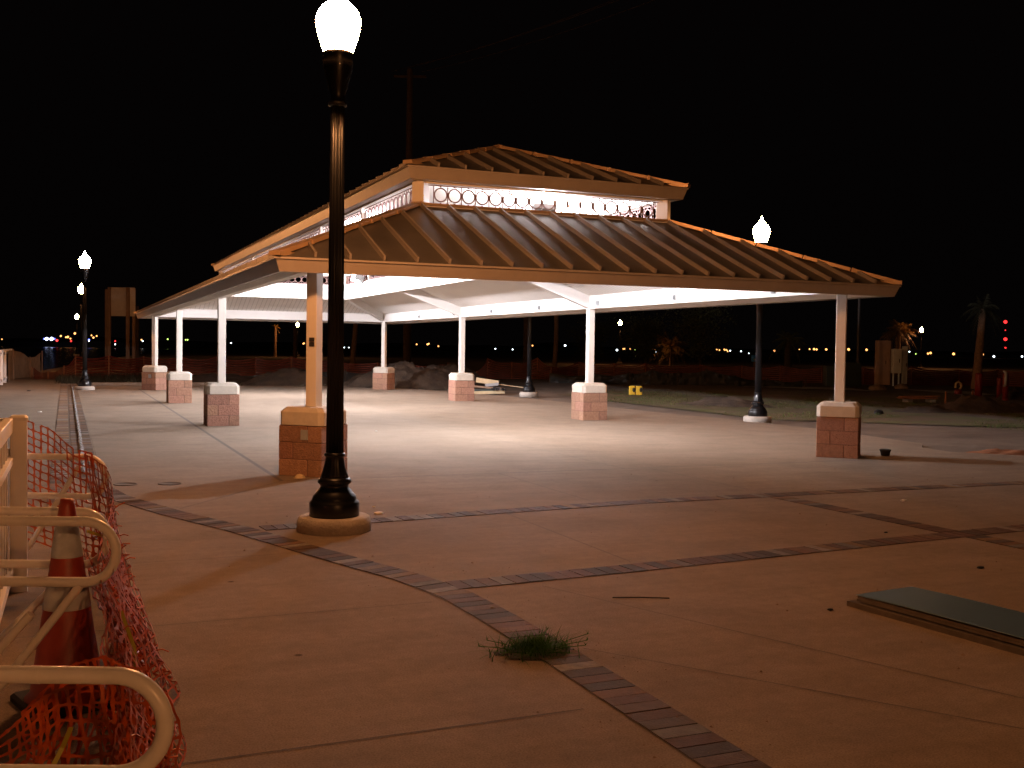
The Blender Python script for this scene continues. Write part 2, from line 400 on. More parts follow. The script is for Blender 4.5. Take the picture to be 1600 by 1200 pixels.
# grass tuft in the brick band
c = Vector((-.56, -7.86, 0)); root = empty('grass_tuft', c, 'dark green grass tuft sprouting from the curved brick band in the foreground', 'weed')
mb = MB()
for k in range(900):
    az = random.uniform(0, 2*pi); r0 = random.gauss(0, .10)
    p = Vector((r0*cos(az), r0*sin(az)*.8, 0)); az2 = az + random.gauss(0, .7)
    blade(mb, p, random.uniform(.03, .12), random.uniform(.03, .19), .006, az2, 4)
mb.build('blades', M_tuft, root)
mb = MB(); sp_ = [(.20*cos(t)*(1+.3*noise.noise(Vector((cos(t)*2, sin(t)*2, 1)))), .15*sin(t)*(1+.35*noise.noise(Vector((cos(t)*3, sin(t)*3, 5)))), .0085) for t in [2*pi*k/40 for k in range(40)]]
mb.add(sp_ + [(0, 0, .022)], [(k, (k+1) % 40, 40) for k in range(40)], True); mb.build('soil', M_mound, root)
mb = MB()
for (dx, dy) in ((.27, -.06), (.33, .05), (.22, -.14), (-.22, .12), (-.3, .03), (-.12, -.22), (.08, -.24), (-.24, -.12), (.16, .2)):
    e = Vector((dx, dy, .05)); mb.tube([(dx*.3, dy*.3, .01), (dx*.65, dy*.65, .035), (dx, dy, .05)], .0018, 4)
    for j in range(6): blade(mb, e, random.uniform(.0, .04), random.uniform(.03, .055), .004, j*1.05 + random.random(), 2)
mb.build('runners', M_tuft, root)

# ---------------------------------------------------------------- pavilion
W = 8.02; B = 8.293; LN = 3*B
pav = empty('pavilion', (0, 0, 0), 'open picnic pavilion with two tier standing seam metal roof on eight white columns', 'pavilion')
posts = {}
SP = .305; CH = .215
def pier(u, v, rz):
    mb = MB(); bh = .2033; s = SP*2
    root_c = (u, v, 0)
    ca, sa = cos(rz), sin(rz)
    def blk(x0, x1, y0, y1, z0, z1):
        g = .004; k = .009
        cxm, cym = (x0+x1)/2, (y0+y1)/2
        f = random.uniform(.84, 1.14); mb.col = (.42*f, .225*f*random.uniform(.95, 1.06), .15*f)
        c = (u + cxm*ca - cym*sa, v + cxm*sa + cym*ca, z0 + g)
        mb.rbox(c, x1-x0-2*g, y1-y0-2*g, z1-z0-2*g, rz, k)
    h = SP; q = .2033
    for i in range(3):
        z0 = i*bh; z1 = z0+bh
        if i % 2 == 0:
            blk(-h, h-q, -h, -h+q, z0, z1); blk(h-q, h, -h, h-q, z0, z1); blk(-h+q, h, h-q, h, z0, z1); blk(-h, -h+q, -h+q, h, z0, z1)
        else:
            blk(-h+q, h, -h, -h+q, z0, z1); blk(h-q, h, -h+q, h, z0, z1); blk(-h, h-q, h-q, h, z0, z1); blk(-h, -h+q, -h, h-q, z0, z1)
    p = mb.build('pier', M_block, pav)
    m2 = MB(); m2.rbox((u, v, 0), s-.022, s-.022, .606, rz, .004); m2.build('mortar', M_mortar, p)
    m3 = MB(); m3.rbox((u, v, .61), s+.004, s+.004, CH, rz, .055); m3.build('pier_cap', M_cap, p, bevel=.006)
    return p
def column(u, v, rz):
    mb = MB(); mb.rbox((u, v, .822), .145, .145, 1.66, rz, .006); mb.build('column', M_col, pav)
for (i, j) in ((0,0),(1,0),(0,3),(1,3)): pier(i*W, j*B, pi/4); column(i*W, j*B, pi/4)
for i in (0, 1):
    for j in (1, 2): pier(i*W, j*B, 0); column(i*W, j*B, 0)
# pier A boxes and column plates
d45 = Vector((-1, -1, 0)).normalized(); s45 = Vector((1, -1, 0)).normalized()
def plate(name, u, v, off, side, z, w_, h_, dep, m):
    c = Vector((u, v, z)) + d45*off + s45*side
    mb = MB(); mb.bar(c, c + d45*dep, w_, h_); mb.build(name, m, pav)
plate('outlet_box', 0, 0, SP-.02, .065, .50, .095, .12, .028, M_greybox)
plate('outlet_box', 0, LN, SP-.02, .05, .47, .11, .12, .03, M_greybox)
plate('wall_plate', 0, 0, .07, .012, 1.638, .07, .05, .014, M_dkbox)
plate('wall_plate', 0, 0, .07, .012, 1.582, .07, .05, .014, M_dkbox)

BT, BZ = 2.77, 2.475
def beam(x0, x1, y0, y1):
    mb = MB(); mb.box(x0, x1, y0, y1, BZ, BT); mb.build('beam', M_white, pav)
hb = .07
beam(-hb, hb, -hb, LN+hb); beam(W-hb, W+hb, -hb, LN+hb); beam(hb, W-hb, -hb, hb); beam(hb, W-hb, LN-hb, LN+hb)
# conduit boxes on the inner beam faces
for v in (4.65, 7.8, 1.58, 10.91, 14.07, 17.11, 20.45):
    mb = MB(); mb.box(W-hb-.035, W-hb-.0, v-.04, v+.04, 2.53, 2.63); mb.box(W-hb-.06, W-hb-.035, v-.022, v+.022, 2.545, 2.625)
    mb.build('junction_box', M_greybox, pav)
# lower roof
OV, ZE, CI, Z0 = .585, 2.572, 1.91, 3.645
RZ = 3.615
def ring4(o): return [(o, o), (W-o, o), (W-o, LN-o), (o, LN-o)]
EA = ring4(-OV); EI = ring4(CI)
slope = (RZ-ZE) / (CI+OV)
def roof_panels(E, ze, I, zi, th, name, m, ribs, rib_h=.062, apex=False):
    mb = MB(); m2 = MB()
    for k in range(4):
        a, b = E[k], E[(k+1) % 4]; c, d = I[(k+1) % 4], I[k]
        mb.quad((*a, ze), (*b, ze), (*c, zi), (*d, zi)) if (Vector(c)-Vector(d)).length > .01 else mb.quad((*a, ze), (*b, ze), (*c, zi))
    # ribs
    for k in range(4):
        a, b = Vector(E[k]), Vector(E[(k+1) % 4]); c, d = Vector(I[(k+1) % 4]), Vector(I[k])
        L = (b-a).length; t = (b-a)/L; n = Vector((-t.y, t.x)); dep = (d-a).dot(n)      # inward depth
        lo, hi = (d-a).dot(t), (c-a).dot(t); g = (zi-ze)/dep
        cnt = int(L/ribs); off = (L - cnt*ribs)/2
        for i in range(cnt+1):
            s = off + i*ribs
            if s < .12 or s > L-.12: continue
            if s < lo: dd = dep * s/lo
            elif s > hi: dd = dep * (L-s)/(L-hi)
            else: dd = dep
            if dd < .15: continue
            p = a + t*s; q = p + n*dd
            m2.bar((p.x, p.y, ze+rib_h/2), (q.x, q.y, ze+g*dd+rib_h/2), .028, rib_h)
    o = mb.build(name, m, pav); m2.build('standing_seams', M_seam_lit, o)
    return o
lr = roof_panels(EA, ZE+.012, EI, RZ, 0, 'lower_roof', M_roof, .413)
def hipcaps(E, ze, I, zi, parent, seg=.62):
    for k in range(4):
        a = Vector((*E[k], ze+.03)); b = Vector((*I[k], zi+.03)); L = (b-a).length; d = (b-a)/L; n = int(L/seg); mb = MB()
        for i in range(n):
            p = a + d*(i*L/n + .01); q = a + d*((i+1)*L/n-.012); mb.bar(p, q, .13, .05)
            mb.bar(q - d*.035, q, .16, .062)
        o2 = Vector((d.x, d.y, 0)).normalized(); e = Vector((*E[k], ze+.035)); mb.bar(e - o2*.02, e + o2*.34, .15, .055)
        mb.build('hip_cap', M_gutter, parent)
hipcaps(EA, ZE+.012, EI, RZ, lr)
# fascia with slightly splayed face
def fascia(o_top, zt, o_bot, zb, th, name='fascia'):
    A = ring4(-o_top); Bq = ring4(-o_bot); A2 = ring4(-o_top+th); B2 = ring4(-o_bot+th)
    for k in range(4):
        k2 = (k+1) % 4; mb = MB()
        vs = [(*A[k], zt), (*A[k2], zt), (*Bq[k2], zb), (*Bq[k], zb), (*A2[k], zt), (*A2[k2], zt), (*B2[k2], zb), (*B2[k], zb)]
        mb.add(vs, [(0,3,2,1),(4,5,6,7),(0,1,5,4),(3,7,6,2)])
        # lip along the top edge
        a = Vector((*A[k], zt-.012)); b = Vector((*A[k2], zt-.012)); mb.bar(a, b, .02, .024)
        mb.build(name, M_fascia, pav)
fascia(OV, ZE+.008, OV-.06, 2.413, .03)
# soffit (sloping, white) between fascia and beam
mb = MB(); A = ring4(-(OV-.075)); Bq = ring4(-hb+.002)
for k in range(4): k2 = (k+1) % 4; mb.quad((*A[k], 2.425), (*Bq[k], 2.60), (*Bq[k2], 2.60), (*A[k2], 2.425))
mb.build('soffit', M_white, pav)
# lower ceiling
ZC = 3.46
Aq = ring4(hb-.002); Bc = ring4(CI)
for k in range(4):
    k2 = (k+1) % 4; mb = MB(); mb.quad((*Aq[k], BT-.005), (*Bc[k], ZC), (*Bc[k2], ZC), (*Aq[k2], BT-.005))
    mb.build('ceiling', M_ceilx if k % 2 == 0 else M_ceil, pav)
# rafters
def rafter(u, v, du, dv):
    a = Vector((u, v, 0)); b = a + Vector((du, dv, 0)); n = (b-a).normalized(); s = Vector((-n.y, n.x, 0))*.065
    a = a + n*.07
    za0, za1 = BZ, BT; zb1 = ZC; zb0 = ZC-.30
    mb = MB(); vs = []
    for p, z0, z1 in ((a, za0+.01, za1-.01), (b, zb0, zb1-.005)):
        vs += [(p.x-s.x, p.y-s.y, z0), (p.x+s.x, p.y+s.y, z0), (p.x+s.x, p.y+s.y, z1), (p.x-s.x, p.y-s.y, z1)]
    mb.add(vs, [(0,3,2,1),(4,5,6,7),(0,1,5,4),(1,2,6,5),(2,3,7,6),(3,0,4,7)])
    mb.build('rafter', M_white, pav)
for (u, v, du, dv) in ((0,0,CI,CI),(W,0,-CI,CI),(0,LN,CI,-CI),(W,LN,-CI,-CI)): rafter(u, v, du, dv)
for j in (1, 2): rafter(0, j*B, CI, 0); rafter(W, j*B, -CI, 0)
# clerestory: curb, header, posts, grilles
def ringband(o, th, z0, z1, name, m):
    A = ring4(o); Bq = ring4(o+th)
    mb = MB()
    for k in range(4):
        k2 = (k+1) % 4; vs = [(*A[k], z0), (*A[k2], z0), (*Bq[k2], z0), (*Bq[k], z0), (*A[k], z1), (*A[k2], z1), (*Bq[k2], z1), (*Bq[k], z1)]
        mb.add(vs, [(0,3,2,1),(4,5,6,7),(0,1,5,4),(2,3,7,6)])
    mb.build(name, m, pav)
ringband(CI, .12, 3.16, 3.60, 'ring_beam', M_white)
ringband(CI-.02, .16, 3.602, 3.648, 'sill', M_white)
ringband(CI-.022, .165, 3.944, 3.969, 'header', M_col)
mb = MB(); A = ring4(CI-.05)
for k in range(4):
    a = Vector((*A[k], 3.64)); b = Vector((*A[(k+1) % 4], 3.64)); mb.bar(a, b, .05, .03)
mb.build('flashing', M_gutter, pav)
for (i, j) in ((0,0),(1,0),(0,1),(1,1)):
    u = CI+.06 if i == 0 else W-CI-.06; v = CI+.06 if j == 0 else LN-CI-.06
    mb = MB(); mb.rbox((u, v, 3.606), .19, .19, .36, pi/4, .004); mb.build('clerestory_post', M_col, pav)
VM = [5.1, 8.29, 12.44, 16.59, 19.78]
for u in (CI+.05, W-CI-.05):
    for v in VM:
        mb = MB(); mb.box(u-.05, u+.05, v-.03, v+.03, 3.606, 3.96); mb.build('mullion', M_col, pav)
def grille(a, b, n):
    a, b = Vector(a), Vector(b); L = (b-a).length; d = (b-a)/L; mb = MB(); sp = .2175
    n = int((L-.04)/sp); o = (L-n*sp)/2; r = .0075
    zt, zb = 3.928, 3.664; zm = (zt+zb)/2
    for z in (zt, zb): mb.bar((a.x, a.y, z), (b.x, b.y, z), .014, .014)
    for i in range(n+1):
        p = a + d*(o+i*sp); mb.bar((p.x, p.y, zb), (p.x, p.y, zt), .012, .012, (1, 0, 0))
        if i < n:
            c = a + d*(o+(i+.5)*sp); pts = []
            N_ = 22; R = .097; vs = []
            nrm = Vector((-d.y, d.x, 0)); D3 = Vector((d.x, d.y, 0))
            for q in range(N_):
                t = 2*pi*q/N_
                for rr, e in ((R-.009, -.006), (R+.009, -.006), (R+.009, .006), (R-.009, .006)):
                    vs.append(Vector((c.x, c.y, zm)) + D3*(rr*cos(t)) + Vector((0, 0, rr*sin(t))) + nrm*e)
            fs = []
            for q in range(N_):
                for m_ in range(4): fs.append((q*4+m_, q*4+(m_+1) % 4, ((q+1) % N_)*4+(m_+1) % 4, ((q+1) % N_)*4+m_))
            mb.add(vs, fs)
            e = a + d*(o+(i+1)*sp)
            if i < n-1: mb.bar((e.x-d.x*.02, e.y-d.y*.02, zm), (e.x+d.x*.02, e.y+d.y*.02, zm), .012, .016)
            for zz in (zt-.012, zb+.012): mb.bar((c.x-d.x*.012, c.y-d.y*.012, zz), (c.x+d.x*.012, c.y+d.y*.012, zz), .012, .014)
    # end plates
    if n*sp < L-.12: pass
    mb.build('circle_grille', M_grille, pav)
gi = CI+.04
for v in (gi, LN-gi): grille((CI+.16, v), (W-CI-.16, v), 17)
vs_ = [CI+.16] + VM + [LN-CI-.16]
for u in (gi, W-gi):
    for a, b in zip(vs_, vs_[1:]): grille((u, a+.035), (u, b-.035), 0)
# upper roof
UO, ZU, ZR = .22, 4.145, 4.97
UE = ring4(CI-UO); hw = W/2-(CI-UO)
RA = [(W/2, CI-UO+hw), (W/2, LN-(CI-UO)-hw)]
UI = [RA[0], RA[0], RA[1], RA[1]]
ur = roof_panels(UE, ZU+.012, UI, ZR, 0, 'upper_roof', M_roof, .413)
hipcaps(UE, ZU+.012, UI, ZR, ur, .66)
mb = MB(); mb.bar((*RA[0], ZR+.03), (*RA[1], ZR+.03), .14, .05); mb.build('ridge_cap', M_gutter, ur)
fascia(-(CI-UO), ZU+.008, -(CI-UO+.055), 3.975, .03)
mb = MB(); A = ring4(CI-UO+.06); Bq = ring4(CI)
for k in range(4): k2 = (k+1) % 4; mb.quad((*A[k], 3.98), (*Bq[k], 3.972), (*Bq[k2], 3.972), (*A[k2], 3.98))
mb.build('upper_soffit', M_col, pav)
Bq = ring4(CI+.14); gU = (ZR-ZU)/hw; zi = ZU + gU*(UO+.14) - .16; zr = ZR-.16
mb = MB(); I4 = [RA[0], RA[0], RA[1], RA[1]]
for k in range(4):
    k2 = (k+1) % 4
    if k % 2 == 0: mb.quad((*Bq[k], zi), (*I4[k], zr), (*Bq[k2], zi))
    else: mb.quad((*Bq[k], zi), (*I4[k], zr), (*I4[k2], zr), (*Bq[k2], zi))
    mb.quad((*ring4(CI+.139)[k], 3.965), (*ring4(CI+.139)[k], zi), (*ring4(CI+.139)[k2], zi), (*ring4(CI+.139)[k2], 3.965))
mb.build('upper_ceiling', M_white, pav)
# floodlights on the ring beam, aimed in and up
def flood(u, v, ax, up=.28):
    d = Vector((ax[0], ax[1], up)).normalized(); c = Vector((u, v, 3.71)); s = Vector((-ax[1], ax[0], 0))
    mb = MB(); mb.bar(c - d*.05, c + d*.05, .36, .20); mb.bar(c - d*.05 + Vector((0, 0, -.12)), c - d*.03 + Vector((0, 0, .0)), .05, .05, (1, 0, 0))
    for k_ in (-1, 1): mb.bar(c + s*.186*k_ + d*.0, c + s*.186*k_ + d*.26, .012, .20) if abs(up) < 1 else None  # side plates added to keep the beam from spilling onto the foreground
    h = mb.build('floodlight', M_greybox, pav)
    mb = MB(); u_ = s.cross(d); a = c + d*.052
    vv = [a - s*.16 - u_*.085, a + s*.16 - u_*.085, a + s*.16 + u_*.085, a - s*.16 + u_*.085]
    mb.quad(*vv); o = mb.build('lens', M_lens2 if (u > W/2+.1 and v > 8) else M_lens, h)
    # face outward
    n = (vv[1]-vv[0]).cross(vv[2]-vv[1])
    if n.dot(d) < 0: o.data.flip_normals()
for v in (4.75, 13.1, 20.2):
    flood(CI+.22, v, (1, 0)); flood(W-CI-.22, v, (-1, 0))
flood(W/2, CI+.22, (0, 1), 1.6)

# ---------------------------------------------------------------- street lamps
def fl(r, t, z): return r * (1 - .07*abs(cos(t*8))**.6) if r < .3 else r
def make_lamp(loc, label, group, rot=0.0):
    root = empty('street_lamp', loc, label, 'street lamp', group, rot)
    mb = MB(); mb.lathe([(.31, -.05), (.315, .07), (.30, .115), (.285, .125), (.02, .125)], n=40); mb.build('footing', M_foot, root)
    mb = MB(); mb.lathe([(.205, .122), (.21, .13), (.212, .235), (.205, .25), (.19, .262), (.188, .275), (.18, .30), (.155, .325), (.14, .345), (.128, .36), (.118, .375), (.118, .39),
        (.138, .405), (.144, .42), (.138, .437), (.118, .455)], n=40); mb.build('base', M_iron, root)
    mb = MB(); mb.lathe([(.118, .455), (.112, .48), (.095, .53), (.084, .58), (.078, .62), (.078, .632), (.088, .638), (.090, .652), (.082, .662), (.068, .668)], n=64, flute=lambda r, t, z: r*(1-.05*abs(cos(t*8))) if .46 < z < .63 else r); mb.build('base_neck', M_iron, root)
    mb = MB(); mb.lathe([(.074, .664), (.066, 2.2), (.058, 3.60)], n=96, flute=lambda r, t, z: r*(1-.13*abs(cos(t*8))**.7)); mb.build('pole', M_iron, root)
    mb = MB(); mb.lathe([(.058, 3.60), (.075, 3.605), (.078, 3.625), (.062, 3.64), (.06, 3.70), (.078, 3.75), (.098, 3.83), (.116, 3.90), (.126, 3.965), (.122, 4.02), (.127, 4.028), (.127, 4.05), (.115, 4.055), (.05, 4.055)], n=32); mb.build('capital', M_iron, root)
    mb = MB(); mb.lathe([(.108, 4.053), (.125, 4.062), (.150, 4.14), (.176, 4.23), (.187, 4.30), (.184, 4.345), (.165, 4.395), (.13, 4.44), (.085, 4.475), (.068, 4.50), (.06, 4.53), (.036, 4.555), (.022, 4.60), (.003, 4.64)], n=28); g = mb.build('globe', M_globe, root)
    return root
lamp0 = make_lamp((-.686, -3.969, 0), 'tall black fluted street lamp standing before the near pavilion corner', None)
WALK = 'street lamps along the waterfront walkway and lawn'
lamp0['group'] = WALK; lamp0.scale = (1, 1, .992)
DIM = [ch for ch in lamp0.children if ch.name.startswith('globe')][0].data.copy(); DIM.materials.clear(); DIM.materials.append(M_globe2)
def dup_lamp(loc, label, rz=0.0):
    c = copy_tree(lamp0); c.location = loc
    if loc[1] > 0:
        for ch in c.children:
            if ch.name.startswith('globe'): ch.data = DIM
    c.location = loc; c.rotation_euler = (0, 0, rz); c['label'] = label; return c
dup_lamp((11.56, 6.9, 0), 'black street lamp by the slab edge between the two right hand pavilion columns', .3)
dup_lamp((11.5, 19.5, 0), 'street lamp behind the pavilion whose globe the roof hides', .2)
dup_lamp((-2.2, 25.0, 0), 'street lamp beside the far end of the brick band, tallest of the left row', .4)
dup_lamp((-.8, -20.5, 0), 'street lamp on the plaza behind the camera', .1)
p = at(127, 451, 60); dup_lamp((p.x, p.y, p.z-4.3), 'second glowing street lamp of the left row, middle of the three', .1)
p = at(120, 494, 115); dup_lamp((p.x, p.y, p.z-4.3), 'lowest and farthest glowing street lamp of the left row', .1)
for px, py, lb in ((465, 507, 'distant street lamp seen under the far pavilion beam left of the near column'), (969, 504, 'distant street lamp left of the orange lit palm'), (1440, 515, 'distant street lamp beside the palm behind the electrical cabinets')):
    t = {465: 145, 969: 112, 1440: 118}[px]; p = at(px, py, t); dup_lamp((p.x, p.y, p.z-4.3), lb)

# ---------------------------------------------------------------- foreground rail, cone, net
fence = empty('vinyl_fence', (-3.1, -5.5, 0), 'white vinyl fence post and rails at the left edge of the walkway', 'fence')
def L(root, pt): return (pt[0]-root.location.x, pt[1]-root.location.y, pt[2]-root.location.z)
for y in (-5.52, -7.98, -10.43):
    mb = MB(); x = -3.06 if y > -6 else -3.12
    mb.rbox(L(fence, (x, y, -.02)), .098, .098, 1.09, 0, .004); mb.rbox(L(fence, (x, y, 1.068)), .108, .108, .035, 0, .012); mb.build('post', M_pvc, fence, bevel=.003)
for z0, z1 in ((1.0, 1.09), (.80, .845), (.10, .16)):
    mb = MB(); mb.bar(L(fence, (-3.115, -5.56, (z0+z1)/2)), L(fence, (-3.16, -10.4, (z0+z1)/2)), .05, z1-z0); mb.build('rail', M_pvc, fence, bevel=.004)
mb = MB(); mb.bar(L(fence, (-3.11, -5.5, 1.04)), L(fence, (-3.75, -5.25, 1.04)), .05, .085); mb.build('rail', M_pvc, fence, bevel=.004)
mb = MB(); mb.bar(L(fence, (-3.11, -5.5, .87)), L(fence, (-3.75, -5.25, .87)), .04, .05); mb.build('rail', M_pvc, fence, bevel=.004)
for k in range(22):
    mb = MB(); y = -5.75 - k*.21; mb.bar(L(fence, (-3.125-.008*k*.2, y, .16)), L(fence, (-3.125-.008*k*.2, y, 1.0)), .022, .038, (0, 1, 0)); mb.build('picket', M_pvc, fence)
for k in range(3):
    mb = MB(); mb.bar(L(fence, (-3.2-k*.13, -5.465+k*.05, .1)), L(fence, (-3.2-k*.13, -5.465+k*.05, 1.0)), .022, .038, (0, 1, 0)); mb.build('picket', M_pvc, fence)

def loop(label, zt, zb_, xs, xe, y0, y1, r, brace=None, cut=None):
    """tubular rail end: upper tube, half-round return, lower tube"""
    root = empty('handrail_loop', (xs, y0, 0), label, 'handrail', 'looped handrail ends along the fence')
    mb = MB(); R = (zt-zb_)/2; zc = (zt+zb_)/2; n = 20
    dirv = Vector((xe-xs, y1-y0, 0)); Ln = dirv.length; dirv /= Ln
    def P(s, z): q = Vector((xs, y0, 0)) + dirv*s; return L(root, (q.x, q.y, z))
    sc = Ln - R
    pts = [P(0, zt), P(sc*.6, zt)] + [P(sc + R*sin(pi*i/n), zc + R*cos(pi*i/n)) for i in range(n+1)] + [P(sc*.6, zb_), P(cut or 0, zb_)]
    mb.tube(pts, r, 18); mb.build('tube', M_tube, root)
    mb = MB(); mb.tube([P(sc*.62-.012, zt), P(sc*.62+.012, zt)], r*1.035, 18); mb.build('coupling', M_tube, root)
    if brace:
        for (s0, z0_, s1, z1_) in brace:
            mb = MB(); mb.tube([P(s0, z0_), P(s1, z1_)], r*.85, 12); mb.build('brace', M_tube, root)
    return root
loop('nearest white tubular handrail loop at the bottom left corner', .745, .50, -3.15, -2.565, -9.84, -10.08, .0215)
loop('second white tubular handrail loop passing in front of the traffic cone', .832, .583, -3.2, -2.60, -7.96, -8.2, .0205, [(.06, -.0, .50, .57), (.0, .1, .3, .45)])
loop('white tubular handrail loop just behind the traffic cone', .80, .56, -3.2, -2.615, -7.47, -7.71, .0195, [(.05, .12, .48, .55)])
loop('farthest white tubular handrail loop under the orange netting beside the fence post', .835, .585, -3.17, -2.555, -5.36, -5.62, .021, [(.03, .02, .50, .78)], .1)

# traffic cone
cone = empty('traffic_cone', (-2.785, -7.86, 0), 'orange traffic cone with two white reflective collars between the handrail loops', 'traffic cone')
def cr(z): return .150 - (z-.05)*(.150-.029)/(.88-.05)
mb = MB(); mb.rbox((0, 0, 0), .37, .37, .035, .3, .012); mb.build('base', M_rubber, cone)
mb = MB(); mb.lathe([(.175, .03), (.165, .045), (cr(.06), .06), (cr(.3), .3), (cr(.6), .6), (cr(.86), .86), (cr(.875)-.004, .888), (.012, .888)], n=40); mb.build('cone_body', M_cone, cone)
for z0, z1 in ((.42, .535), (.64, .80)):
    mb = MB(); mb.lathe([(cr(z0)+.0015, z0), (cr(z0)+.0025, z0+.003), (cr(z1)+.0025, z1-.003), (cr(z1)+.0015, z1)], n=40); mb.build('collar', M_collar, cone)

# orange safety netting draped along the loops
def net(mb, top, bot, cell_s, cell_h, amp, seed, lateral=1.0, open_=1.0):
    """strand grid on a surface swept between polylines top and bot"""
    top = [Vector(p) for p in top]; bot = [Vector(p) for p in bot]
    def lerp(pl, s):
        x = s*(len(pl)-1); i = min(int(x), len(pl)-2); return pl[i].lerp(pl[i+1], x-i)
    Ls = sum((b-a).length for a, b in zip(top, top[1:])); Lh = sum((a-b).length for a, b in zip(top, bot))/len(top)
    ns = int(Ls/cell_s); nh = max(3, int(Lh/cell_h))
    def S(i, j):
        s = i/ns; h = j/nh; p = lerp(top, s).lerp(lerp(bot, s), h)
        w1 = noise.noise_vector(Vector((s*Ls*5, h*Lh*2.2, seed)))*amp + noise.noise_vector(Vector((s*Ls*14, h*Lh*7, seed+9)))*amp*.45
        fade = min(1, .25+h*2.0); q = p + Vector((w1.x*1.25*fade, w1.y*1.1, w1.z*.55*fade)); q.z = max(q.z, .006); return q
    pts = [[S(i, j) for j in range(nh+1)] for i in range(ns+1)]
    def strand(a, b, wa, wb, t):
        d = b-a
        if d.length < 1e-5: return
        side = d.cross(t)
        if side.length < 1e-7: return
        side.normalize(); nm = side.cross(d).normalized()*.0009; m = (a+b)/2
        n = [a - side*wb/2, a + side*wb/2, m + side*wa/2, b + side*wb/2, b - side*wb/2, m - side*wa/2]
        mb.add([q+nm for q in n] + [q-nm for q in n], [(0,1,2,5),(5,2,3,4),(6,11,8,7),(11,10,9,8)], True)
    for i in range(ns+1):
        for j in range(nh+1):
            if i < ns and random.random() > .03:
                t = (pts[i][min(j+1, nh)] - pts[i][max(j-1, 0)]).cross(pts[i+1][j]-pts[i][j])
                strand(pts[i][j], pts[i+1][j], .006, .013, t)
            if j < nh and random.random() > .02:
                t = (pts[min(i+1, ns)][j] - pts[max(i-1, 0)][j]).cross(pts[i][j+1]-pts[i][j])
                strand(pts[i][j], pts[i][j+1], .0075, .015, t)
    return pts
root = empty('safety_net', (0, 0, 0), 'crumpled orange plastic safety netting draped over the handrail loops and cone', 'netting')
mb = MB()
net(mb, [(-3.02, -5.40, 1.06), (-2.88, -5.45, 1.01), (-2.76, -5.60, .90), (-2.64, -5.66, .865)], [(-3.02, -5.36, .30), (-2.86, -5.36, .22), (-2.72, -5.42, .15), (-2.56, -5.5, .10)], .05, .048, .02, 1.)
T = [(-2.68, -5.66, .87), (-2.56, -5.85, .80), (-2.54, -6.3, .76), (-2.57, -6.9, .73), (-2.60, -7.5, .72), (-2.62, -8.0, .68), (-2.60, -8.5, .58), (-2.60, -9.1, .48), (-2.62, -9.7, .42), (-2.72, -10.3, .38)]
Bo = [(-2.60, -5.5, .02), (-2.53, -5.6, .01), (-2.47, -6.2, .01), (-2.42, -6.9, .01), (-2.38, -7.5, .01), (-2.36, -8.0, .01), (-2.39, -8.5, .01), (-2.43, -9.1, .01), (-2.49, -9.7, .01), (-2.58, -10.3, .01)]
pts = net(mb, T, Bo, .060, .045, .05, 4.)
T2 = [Vector(p) + Vector((-.035, 0, -.05)) for p in T[3:]]; B2 = [Vector(p) + Vector((-.07, 0, 0)) for p in Bo[3:]]
net(mb, T2, B2, .055, .042, .07, 14.)
net(mb, [(-2.74, -7.1, .56), (-2.70, -7.7, .62), (-2.66, -8.2, .60), (-2.66, -8.7, .54), (-2.70, -9.2, .50)], [(-2.56, -7.1, .02), (-2.52, -7.8, .02), (-2.50, -8.3, .02), (-2.52, -8.7, .02), (-2.6, -9.2, .02)], .055, .042, .06, 17.)
net(mb, [(-3.0, -9.15, .30), (-2.90, -9.22, .42), (-2.80, -9.3, .50), (-2.70, -9.32, .52), (-2.6, -9.3, .50), (-2.5, -9.2, .42)], [(-3.0, -9.0, .01), (-2.88, -9.15, .01), (-2.76, -9.25, .01), (-2.66, -9.35, .01), (-2.56, -9.4, .01), (-2.46, -9.3, .01)], .042, .048, .055, 7.)
net(mb, [(-2.92, -9.05, .36), (-2.80, -9.1, .50), (-2.68, -9.15, .55), (-2.54, -9.0, .46)], [(-2.9, -8.95, .01), (-2.78, -9.0, .01), (-2.64, -9.1, .01), (-2.5, -9.0, .01)], .046, .05, .07, 27.)
# folds pulled over the far loop and down to the cone tip
for k in range(30):                     # loose torn ends along the outer edge
    q = random.choice(random.choice(pts)); az = random.uniform(-1.2, .6)
    if random.random() < .6: q = random.choice(pts)[random.randint(0, 6)]
    e = q + Vector((cos(az)*random.uniform(.03, .07), sin(az)*.05, random.uniform(-.02, .05))); mb.tube([q, q.lerp(e, .5) + Vector((0, 0, .008)), e], .0028, 4)
mb.build('net_mesh', M_net, root)
for pts_ in ([(-2.86, -9.35, .20), (-2.835, -9.36, .27), (-2.80, -9.33, .33), (-2.775, -9.36, .40)], [(-2.70, -7.6, .70), (-2.64, -7.5, .66), (-2.58, -7.45, .63)], [(-2.60, -8.6, .56), (-2.56, -8.7, .45), (-2.55, -8.75, .34)]):
    mb = MB()
    for a, b in zip(pts_, pts_[1:]): mb.bar(a, b, .014, .002, (.3, -1, .4))
    mb.build('tie_tape', M_tape, root)

# plastic film strip on the far brick band
mb = MB(); prevs = None
for k in range(230):
    y = .6 + k*.12; x = -2.575 + .02*noise.noise(Vector((y*1.3, 0, 0))); z = .014 + .012*noise.noise(Vector((y*6, 3, 0))); wd = .03 + .012*noise.noise(Vector((y*2.2, 8, 0)))
    cur = [(x-wd, y, .010), (x-wd*.3, y, z+.014), (x+wd*.4, y, z+.004), (x+wd, y, .010)]
    if prevs: 
        for i in range(3): mb.quad(prevs[i], prevs[i+1], cur[i+1], cur[i])
    prevs = cur
tag(mb.build('plastic_strip', M_film), 'long shiny strip of clear plastic lying along the brick band at left', 'plastic strip')

